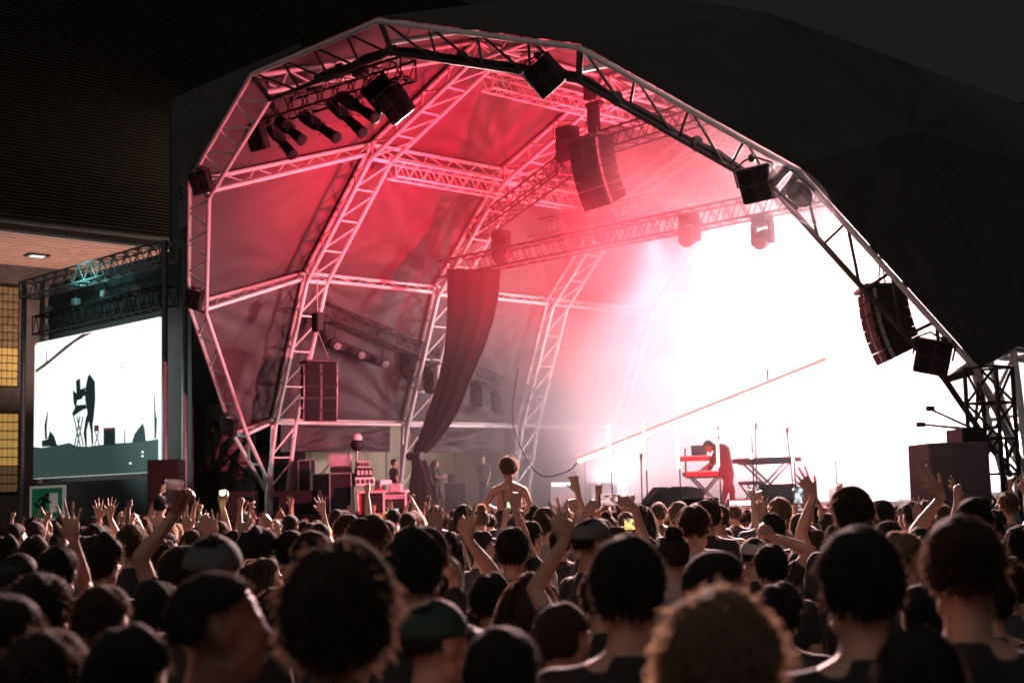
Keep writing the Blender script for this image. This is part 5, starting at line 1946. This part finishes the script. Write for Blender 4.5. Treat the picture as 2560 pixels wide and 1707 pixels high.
t = P(148, 1373, 108, 'dark head with open hand raised beside the exit sign', hair='short', hv=3, haircol=HAIRD, hw=.2,
      arms=[(1, 184, 1352, .1, 'open', 172, 1276, 'stage')])
P(48, 1386, 118, 'person in a dark cap in the left corner of the crowd', hair='crop', hat=BEANIE, hatcol='black cap', hw=.21, shirt='charcoal shirt')
P(331, 1319, 76, 'bushy light brown head left of the raised cup', hair='messy', hv=3, haircol=HAIRG, hw=.205)
P(214, 1322, 48, 'young man in profile right of the open hand', hair='fade', yaw=-62, haircol=HAIRD, hw=.19)
P(1280, 1325, 88, 'smooth dark head before the woman on shoulders', hair='short', hv=2, haircol=HAIRD, hw=.19)
P(1323, 1309, 70, 'man with undercut turned to the right beside the smooth dark head', hair='fade', hv=1, yaw=-42, haircol=HAIRD, shirt='white shirt', hw=.19)
P(1206, 1331, 66, 'man with reddish ear turned to the right under the ring hand', hair='short', yaw=-48, haircol=HAIRD, hw=.19)
P(1480, 1299, 104, 'bearded man in a grey peaked cap looking right', hair='crop', yaw=-62, hat=CAPM, hatcol='grey cap', hw=.215, shirt='black shirt', skin=SKIN2)
t = P(1538, 1322, 80, 'person holding a phone up with both hands behind the grey cap', hair='short', haircol=HAIRB, hw=.19,
      arms=[(-1, 1462, 1284, .28, 'grip', 1500, 1243, 'stagein'), (1, 1588, 1272, .28, 'grip', 1548, 1236, 'stagein')])
phone(1523, 1250, 8.40, 51, 27, .04, 'dark phone filming the stage held up over the grey cap', (1.0, .62, .6), 1.0)
P(1612, 1345, 62, 'half hidden person filming with a yellow glowing phone', hair='short', haircol=HAIRB, dist=9.6, arms=[(-1, 1556, 1352, .25, 'grip', 1560, 1312, 'stagein')])
phone(1577, 1311, 9.8, 38, 27, .02, 'phone with a yellow glowing screen below the raised phone', (1.0, .72, .22), 1.5)
P(1502, 1428, 118, 'person reaching up a long bare arm with an open hand in the centre', hair='short', haircol=HAIRB, dist=5.6, arms=[(-1, 1412, 1352, .1, 'open', 1388, 1268, 'stage')])
t = P(1112, 1396, 95, 'person making a ring sign with raised red lit fingers', hair='short', haircol=HAIRD, dist=6.7, arms=[(1, 1168, 1346, .1, 'ring', 1176, 1266, 'stage')])
P(1040, 1384, 110, 'person spreading four red lit fingers over the dark curly head', hair='short', haircol=HAIRD, dist=6.3, arms=[(1, 1086, 1350, .1, 'open', 1092, 1268, 'stage')])
t = P(462, 1372, 100, 'man in profile lifting a plastic cup on a bare arm', hair='short', haircol=HAIRB, dist=6.2, yaw=-40, arms=[(-1, 440, 1284, .05, 'grip', 462, 1228, 'camin')], skin=SKIN)
c = at_d(434, 1232, 6.2)
t = thing('plastic_cup', 'tilted clear cup with red drink in a raised hand', 'cup', c)
M3 = Matrix.Rotation(.25, 3, 'Y')
MB().lathe(c, [(.028, -.055), (.030, -.052), (.041, .05), (.043, .052), (.0415, .054), (.04, .05), (.03, -.045)], 18, M3).build('cup', mat('clear cup', (.8, .75, .75), .2, alpha=.45), t, True)
MB().lathe(c, [(.029, -.045), (.038, .022)], 18, M3).build('drink', mat('red drink', (.5, .03, .06), .2), t, True)
P(547, 1306, 56, 'person holding up a phone torch beside the left arch foot', hair='short', haircol=HAIRB, dist=12, arms=[(1, 555, 1264, .1, 'grip', 560, 1238, 'stage')], voxel=.009)
c = at_d(557, 1233, 12.05)
t = thing('phone_torch', 'phone with a blazing yellow green torch in the left crowd', 'phone', c)
MB().bbox(c, (.075, .012, .05), .004, RZ).build('case', BLKP, t)
MB().ball(c + RZ @ V((0, -.02, .006)), .022, 10, 8).build('torch', mat('torch glow', (.8, .9, .4), .3, emit=(.85, 1.0, .35), estr=60), t, True)
t = P(2431, 1254, 86, 'short haired man stretching a wide open hand to the left', hair='fade', hv=2, haircol=HAIRD, hw=.19, arms=[(-1, 2356, 1240, .12, 'open', 2306, 1190, 'stage')])
t = P(2096, 1314, 78, 'person with one arm up, thin fingers spread above a phone', hair='short', haircol=HAIRD, dist=8.4, arms=[(-1, 2036, 1236, .1, 'open', 2004, 1192, 'stage')])
P(2040, 1330, 70, 'person raising a bright phone upright at the right', hair='short', haircol=HAIRB, dist=9.0, arms=[(-1, 2020, 1276, .1, 'grip', 2002, 1238, 'stagein')])
phone(1997, 1238, 9.1, 24, 42, -.05, 'upright phone with a white screen at the right', (.8, .95, 1.0), 1.1)
P(2126, 1228, 88, 'tall person with wind blown brown hair against the white light', hair='messy', hv=4, haircol=HAIRB, hw=.19)
P(2256, 1346, 78, 'blond curly man in profile with a hand at his mouth', hair='curly', hv=3, haircol=HAIRL, yaw=-84, hw=.2, dist=6.4, arms=[(1, 2300, 1476, -.05, 'grip', 2284, 1446, 'in')])
P(2298, 1320, 72, 'person in a dark green cap right of the blond profile', hair='crop', hat=BEANIE, hatcol='green cap', hw=.2, dist=7.6)
P(2203, 1258, 56, 'small round curly head against the white light', hair='curly', hv=4, haircol=HAIRD, hw=.21)
P(2218, 1308, 76, 'smooth brown head below the small curly one', hair='short', hv=4, haircol=HAIRB, hw=.19)
P(2312, 1318, 60, 'person raising four thin fingers left of the wide open hand', hair='short', haircol=HAIRD, dist=10, arms=[(-1, 2293, 1304, .1, 'open', 2292, 1258, 'stage')], voxel=.008)
P(1924, 1368, 92, 'dark smooth head below the pale headscarf', hair='short', hv=5, haircol=HAIRD, hw=.19)
P(1884, 1346, 78, 'person in a pale cloth headscarf', hair='crop', hat=BEANIE, hatcol='pale cloth', hw=.2, dist=8.2, arms=[(1, 1930, 1340, .0, 'fist', 1905, 1322, 'cam')])
P(1950, 1470, 132, 'dark messy head between the blond head and the big dark head', hair='messy', hv=5, haircol=HAIRD, hw=.21, yaw=-30)
P(1680, 1336, 88, 'girl with a brown top bun seen from behind', hair='bun', haircol=HAIRB, female=True, hw=.18, shirt='cream shirt')
P(1737, 1272, 76, 'man with clipped fade and bare neck right of the bun', hair='fade', hv=3, haircol=HAIRB, hw=.185, yaw=-22, shirt='white shirt')
P(1768, 1258, 56, 'brown curly head just behind the clipped fade', hair='curly', hv=5, haircol=HAIRB, hw=.21, dist=12)
P(1930, 1288, 62, 'person lifting a dark hand beside the blurred heads', hair='short', haircol=HAIRD, dist=10.5, arms=[(-1, 1908, 1302, .1, 'open', 1904, 1262, 'stage')], voxel=.009)
P(2546, 1316, 84, 'long haired person cut by the right edge', hair='long', hv=2, haircol=HAIRD, female=True, hw=.2)
P(2468, 1436, 120, 'dark shoulder and head low at the right edge', hair='short', hv=6, haircol=HAIRD, dist=5.4)
P(1292, 1352, 78, 'person making horns with one hand against the bare back', hair='short', haircol=HAIRD, dist=9.2, arms=[(1, 1287, 1268, .1, 'horns', 1290, 1216, 'stage')])
P(255, 1316, 50, 'person waving both red hands by the exit sign', hair='short', haircol=HAIRD, dist=13.5, arms=[(-1, 248, 1296, .1, 'open', 244, 1268, 'stage'), (1, 274, 1292, .1, 'open', 280, 1264, 'stage')], voxel=.01)
P(482, 1330, 64, 'person curling fingers in the air right of the cup arm', hair='short', haircol=HAIRB, dist=10.5, arms=[(-1, 468, 1326, .1, 'open', 464, 1292, 'stage')], voxel=.009)
P(528, 1350, 80, 'person raising both bent hands above the beanie', hair='short', haircol=HAIRD, dist=8.8, arms=[(1, 536, 1344, .1, 'open', 526, 1300, 'stage'), (-1, 512, 1348, .1, 'relax', 506, 1310, 'stage')], voxel=.008)
P(628, 1368, 80, 'person pointing two fingers up left of the afro', hair='short', haircol=HAIRB, dist=8.6, arms=[(-1, 604, 1344, .1, 'vee', 612, 1300, 'stage'), (1, 652, 1326, .15, 'point', 670, 1290, 'stage')], voxel=.008)
P(800, 1312, 52, 'person with a lone raised hand and wristband left of the amplifier rack', hair='short', haircol=HAIRD, dist=13, arms=[(1, 808, 1284, .1, 'open', 802, 1254, 'stage')], voxel=.01)
P(1400, 1322, 62, 'person raising a loose fist left of the held up phone', hair='short', haircol=HAIRD, dist=11, arms=[(1, 1440, 1276, .2, 'fist', 1430, 1250, 'stage')], voxel=.009)
P(1262, 1348, 66, 'person lifting a tiny phone beside the bare back', hair='short', haircol=HAIRB, dist=10.5, arms=[(-1, 1262, 1302, .1, 'grip', 1268, 1268, 'stagein')], voxel=.009)
phone(1272, 1262, 10.6, 11, 15, .0, 'tiny phone screen in front of the bare back', (.75, 1.0, .7), 1.3)
P(652, 1382, 60, 'person showing a small lit phone left of the afro', hair='short', haircol=HAIRD, dist=11.5, arms=[(1, 696, 1335, .1, 'grip', 697, 1310, 'stagein')], voxel=.01)
phone(697, 1316, 11.6, 14, 20, .08, 'small lit phone in the left middle of the crowd', (1.0, .8, .75), 1.2)


for k, (cx, tp, w_, hk, hv_, hc, yw, lab) in enumerate((
        (104, 1452, 170, 'messy', 7, HAIRD, -10, 'dark tousled head low in the left corner'),
        (20, 1500, 190, 'short', 7, HAIRD, -20, 'dark head cut by the lower left corner'),
        (262, 1474, 150, 'short', 8, HAIRB, -14, 'brown head below the curly one at the lower left'),
        (396, 1470, 130, 'curly', 7, HAIRD, -8, 'curly dark head left of the shaven man'),
        (330, 1580, 220, 'short', 9, HAIRD, -16, 'large dark head at the bottom edge left of the shaven man'),
        (120, 1600, 240, 'messy', 8, HAIRB, -6, 'large tousled head at the bottom edge near the left corner'),
        (455, 1432, 90, 'fade', 7, HAIRD, -26, 'clipped head under the cup arm'),
        (700, 1470, 120, 'long', 7, HAIRB, -30, 'long haired head tucked behind the bushy brown one'),
        (980, 1440, 100, 'short', 10, HAIRD, -12, 'dark head wedged left of the dark curly one'),
        (1230, 1444, 110, 'messy', 9, HAIRD, -20, 'tousled dark head left of the girl with the clip'),
        (1255, 1580, 200, 'short', 11, HAIRD, -10, 'large dark head at the bottom edge left of the slick haired person'),
        (1640, 1390, 84, 'bun', 7, HAIRD, -10, 'dark bun behind the centre front head'),
        (1700, 1430, 96, 'long', 8, HAIRD, -20, 'long dark hair left of the bright forehead'),
        (2010, 1372, 80, 'curly', 8, HAIRB, -10, 'brown curls left of the big dark head'),
        (2300, 1470, 130, 'short', 12, HAIRD, 10, 'dark head between the two big heads at the right'),
        (2290, 1590, 230, 'short', 13, HAIRD, -8, 'large dark head at the bottom edge on the right'),
        (1600, 1600, 160, 'short', 14, HAIRB, -30, 'brown head at the bottom edge left of the blond one'),
        (2510, 1410, 110, 'messy', 10, HAIRB, 0, 'tousled head behind the right edge shoulder'),
        (860, 1350, 76, 'short', 15, HAIRB, -10, 'small brown head left of the brown curls'),
        (590, 1330, 64, 'short', 16, HAIRD, -18, 'small dark head left of the afro'),
        (410, 1350, 70, 'long', 9, HAIRD, -12, 'long dark hair behind the cup arm'),
        (90, 1345, 70, 'short', 17, HAIRB, -16, 'small brown head left of the exit sign hand'),
        (20, 1350, 74, 'curly', 9, HAIRD, -20, 'small curly head at the left edge'))):
    P(cx, tp, w_, lab, hair=hk, hv=hv_, haircol=hc, yaw=yw, skin=(SKIN, SKIN2, SKIN)[k % 3], female=hk in ('long', 'bun'), shirt=('black shirt', 'charcoal shirt', 'grey shirt', 'navy shirt')[k % 4])


def lifted(cx, top, dist, label, carrier, hair, haircol, hv, arms, sit=.62, skin=SKIN):
    """a person riding on another's shoulders"""
    p = at_d(cx, top, dist)
    t, q, d = put_person(cx, top + 200, 50, carrier, hair='short', haircol=HAIRD, dist=dist)
    note(t, q, carrier)
    g = gz(p.x, p.y)
    fy = math.atan2(-_f.x, _f.y)
    base = V((p.x, p.y, p.z - 1.74))
    t.location = (p.x + _f.x * .1, p.y + _f.y * .1, g)
    t.scale = (1, 1, max(.86, min(1.05, (p.z - .68 - g) / 1.55)))
    M = Matrix.Translation(base) @ Matrix.Rotation(fy, 4, 'Z')
    iv = M.inverted()
    ad = {}
    for (side, ex, ey, wx, wy, off, shape) in arms:
        ad[side] = dict(wrist=iv @ at_d(wx, wy, dist + off), elbow=iv @ at_d(ex, ey, dist - .05), palm=(0, 1, 0), shape=shape)
        ad[side]['fdir'] = ad[side]['wrist'] - ad[side]['elbow']
    bm, sm = person_meshes(ad, .009, True)
    o = thing('person', label, 'person', base, (0, 0, fy))
    with_mat(link('body', bm, o), skin)
    top_ = MB()
    top_.ball((0, -.004, 1.12), (.172, .118, .10), 18, 10)
    top_.ball((0, 0, 1.0), (.16, .115, .13), 18, 10)
    with_mat(link('top', fuse(top_, 'top', .016, SKIN, 2), o), SHIRTS['black shirt'])
    sh = MB()
    for sx in (-1, 1):
        sh.cap((sx * .09, 0, .9), (sx * .12, .36, .88), .09, .07)
        sh.cap((sx * .12, .36, .88), (sx * .11, .40, .52), .062, .045)
        sh.cap((sx * .11, .42, .48), (sx * .11, .52, .47), .04, .035)
    sh.ball((0, 0, .93), (.17, .12, .12), 14, 10)
    with_mat(link('trousers', fuse(sh, 'trousers', .018, SKIN, 2), o), SHIRTS['denim shirt'])
    for sx in (-1, 1):
        MB().path([V((sx * .05, -.125, 1.18)), V((sx * .075, -.112, 1.34)), V((sx * .085, -.05, 1.425))], .006, 5).build('strap', BLK, o, world=False)
    h = link('hair', get_hair(hair, hv, True), o, None)
    h.matrix_basis = Matrix.Translation((0, 0, HZ))
    with_mat(h, haircol)
    PLACED.append((p.x, p.y))
    return o


lifted(1271, 1152, 16.4, 'bare backed blond person riding on shoulders before the stage', 'carrier half hidden under the bare backed rider', 'curly', HAIRG, 6,
       [(-1, 1212, 1262, 1236, 1272, .1, 'relax'), (1, 1324, 1256, 1310, 1300, .05, 'relax')], skin=SKIN2)
lifted(402, 1246, 19.0, 'distant person riding on shoulders near the side screen', 'carrier under the distant rider near the side screen', 'short', HAIRD, 7,
       [(-1, 384, 1262, 402, 1232, .1, 'open'), (1, 424, 1290, 430, 1318, .05, 'relax')])

# ------------------------------------------------------------------ the crowd behind
rr = random.Random(11)
kinds = ['short', 'short', 'curly', 'messy', 'fade', 'long', 'bun', 'slick', 'crop', 'short', 'messy']
POSES = ['down'] * 22 + ['oneup', 'onepoint', 'fist', 'both', 'clap', 'horns']
GL = {'down': '', 'oneup': ' raising one open hand', 'onepoint': ' pointing one finger up', 'fist': ' raising a fist', 'both': ' with both hands up', 'clap': ' clapping overhead', 'horns': ' making horns'}
HN = dict(short='short haired', curly='curly haired', messy='tousled', fade='clipped', long='long haired', bun='bun haired', slick='smooth haired', crop='close cropped')
HCOL = [(HAIRD, 'black'), (HAIRD, 'black'), (HAIRB, 'dark brown'), (HAIRB, 'dark brown'), (HAIRG, 'light brown'), (HAIRL, 'blond')]
ZONES = [(420, 'below the side screen'), (720, 'below the left arch foot'), (1020, 'before the amplifier rack'), (1400, 'below the dark curtain'), (1800, 'below the slanted tube'), (2250, 'below the white wall'), (9999, 'before the right speakers')]
cnt = 0
USED = set()
dd_ = 9.3
while dd_ < 43 and cnt < 235:
    step = .62 + .010 * dd_
    wdt = 2560 / FPX * dd_
    n = int(wdt / step) + 1
    off = rr.uniform(0, 1)
    for k in range(n):
        px = (k + off) / n * 2640 - 40 + rr.uniform(-.3, .3) * step / dd_ * FPX
        d = dd_ + rr.uniform(-.35, .35)
        g0 = at_d(px, 1228, d)
        if g0.y > -2.9 and g0.x > -11.8:
            continue
        if g0.y > -4.2 and g0.x <= -11.8:
            continue
        if any((g0.x - a) ** 2 + (g0.y - b) ** 2 < .30 for a, b in PLACED):
            continue
        ht = rr.uniform(1.58, 1.80)
        zt = gz(g0.x, g0.y) + ht
        py = 1228 - (px - 1280) * .0255 + (CAM.z - zt) / d * FPX
        pose = rr.choice(POSES) if dd_ > 11.5 else 'down'
        hk = rr.choice(kinds)
        fem = hk in ('long', 'bun')
        hc, hn = rr.choice(HCOL)
        st = rr.choice(['black shirt', 'black shirt', 'charcoal shirt', 'navy shirt', 'white shirt', 'grey shirt', 'maroon shirt', 'denim shirt'])
        zone = next(z for lim, z in ZONES if px < lim)
        lab = '%s %s person in %s%s, %s' % (hn, HN[hk], st, GL[pose], zone)
        if len(lab.split()) > 14:
            lab = lab.replace('dark brown', 'brown').replace('light brown', 'brown').replace(' close cropped', ' cropped')
        for more in ('', ' farther back', ' farthest back'):
            if lab + more not in USED:
                lab += more
                break
        USED.add(lab)
        t, p, _ = put_person(px, py, 50, lab, hair=hk, hv=10 + rr.randrange(2), yaw=rr.uniform(-28, 22), skin=rr.choice([SKIN, SKIN, SKIN2, SKIN2, SKIN3]),
                             shirt=st, haircol=hc, body=pose, dist=d, near=False, female=fem, group='packed crowd before the stage')
        del t['_sc']
        PLACED.append((p.x, p.y))
        cnt += 1
    dd_ += .62 + .012 * dd_ if dd_ < 20 else 1.3
print('crowd', cnt, dd_)
for r_ in sorted(REPORT)[:8] + sorted(REPORT)[-8:]:
    print('height', r_)

# ------------------------------------------------------------------ people on the stage
def stage_person(px, top, y, label, yaw, hair, haircol, shirt, body='down', skin=SKIN, female=False, meshes=None):
    p = at_y(px, top, y)
    sc = (p.z - DECK) / 1.765
    t = thing('person', label, 'person', (p.x, p.y, DECK), (0, 0, math.atan2(-_f.x, _f.y) + math.radians(yaw)))
    s = sc
    t.scale = (s, s, sc)
    bm, sm = meshes or get_body('downf' if female else body)
    with_mat(link('body', bm, t), skin)
    with_mat(link('shirt', sm, t), SHIRTS[shirt])
    with_mat(link('trousers', TROUSERS, t), TROU)
    if hair:
        h = link('hair', get_hair(hair, 10, False), t)
        h.matrix_basis = Matrix.Translation((0, 0, HZ))
        with_mat(h, haircol)
    return sc


a = stage_person(1090, 1150, 5.6, 'long haired woman in dark clothes standing at the side of the stage', -110, 'long', HAIRG, 'black shirt', female=True,
                 meshes=person_meshes({1: dict(wrist=(.12, .34, 1.1), palm=(-1, 0, 0), shape='grip'), -1: dict(wrist=(-.1, .32, 1.05), palm=(1, 0, 0), shape='grip')}, .013, True))
b = stage_person(1207, 1140, 6.4, 'bald man in a grey shirt standing at the side of the stage', 150, None, None, 'charcoal shirt')
c = stage_person(986, 1148, 2.0, 'dark silhouette of a stagehand behind the amplifier rack', -60, 'short', HAIRD, 'black shirt')
print('stage scale', a, b, c)

# performer bent over the keyboards
PY = PERF_Y - .25


def J(px, py, dy=0.0):
    return at_y(px, py, PY) + V((-FWD.x, -FWD.y, 0)) * -dy


hd = J(1772, 1117)
t = thing('person', 'performer in dark clothes bending over the keyboards', 'person', V((J(1822, 1262).x, J(1822, 1262).y, DECK)))
hipc, chest, neck = J(1818, 1186), J(1806, 1128), J(1790, 1116)
b = MB()
lk = (J(1750, 1170) - hd).normalized()
head_shells(b, hd, frame_to((lk + RGT * -.4).normalized(), (0, 0, 1)))
b.cap(hd + V((0, 0, -.04)), neck, .055, .06)
b.cap(neck, chest, .07, .12)
b.cap(chest, hipc, .13, .12)
jk = MB()
jk.cap(neck + V((0, 0, -.03)), chest, .10, .175)
jk.cap(chest, lerp(chest, hipc, .5), .175, .165)
jk.cap(lerp(chest, hipc, .5), hipc, .165, .16)
tr = MB()
for s_, hx, hy, ex, ey, fx, kx, ky in ((-1, 1766, 1163, 1780, 1158, 1806, 1812, 1226), (1, 1760, 1172, 1776, 1172, 1834, 1832, 1226)):
    off = s_ * .17
    sh, el, wr = J(1797, 1124, off), J(ex, ey, off * 1.1), J(hx, hy, off * .8)
    b.cap(sh, el, .05, .042)
    b.cap(el, wr, .042, .028)
    hand_shells(b, wr, (wr - el).normalized() + V((0, 0, -.3)), (0, 0, -1), s_ < 0, 'relax', 1.05)
    jk.cap(chest + (sh - chest) * .4, sh, .11, .085)
    jk.cap(sh, lerp(sh, el, .9), .078, .066)
    hp, kn = J(1820, 1192, s_ * .09), J(kx, ky, s_ * .10)
    ft = V((J(fx, 1262, s_ * .12).x, J(fx, 1262, s_ * .12).y, DECK + .05))
    tr.cap(hp, kn, .1, .075)
    tr.cap(kn, ft + V((0, 0, .06)), .075, .055)
    tr.cap(ft, ft + RGT * -.15 - V((0, 0, .01)), .042, .036)
    b.cap(hp, kn, .07, .05)
    b.cap(kn, ft, .05, .04)
tr.cap(hipc, J(1820, 1196), .16, .13)
with_mat(link('body', fuse(b, 'body', .010, SKIN), t, Matrix.Identity(4)), SKIN2)
with_mat(link('jacket', fuse(jk, 'jacket', .014, SKIN, 2), t, Matrix.Identity(4)), SHIRTS['maroon shirt'])  # dark jacket; the red light on it is put into the maroon
with_mat(link('trousers', fuse(tr, 'trousers', .016, SKIN, 2), t, Matrix.Identity(4)), SHIRTS['maroon shirt'])  # same maroon carries the red light on the dark trousers
h = link('hair', get_hair('short', 10, False), t, Matrix.Translation(hd) @ frame_to((lk + RGT * -.4).normalized()).to_4x4())
with_mat(h, HAIRD)
bpy.data.objects.remove(TMP)
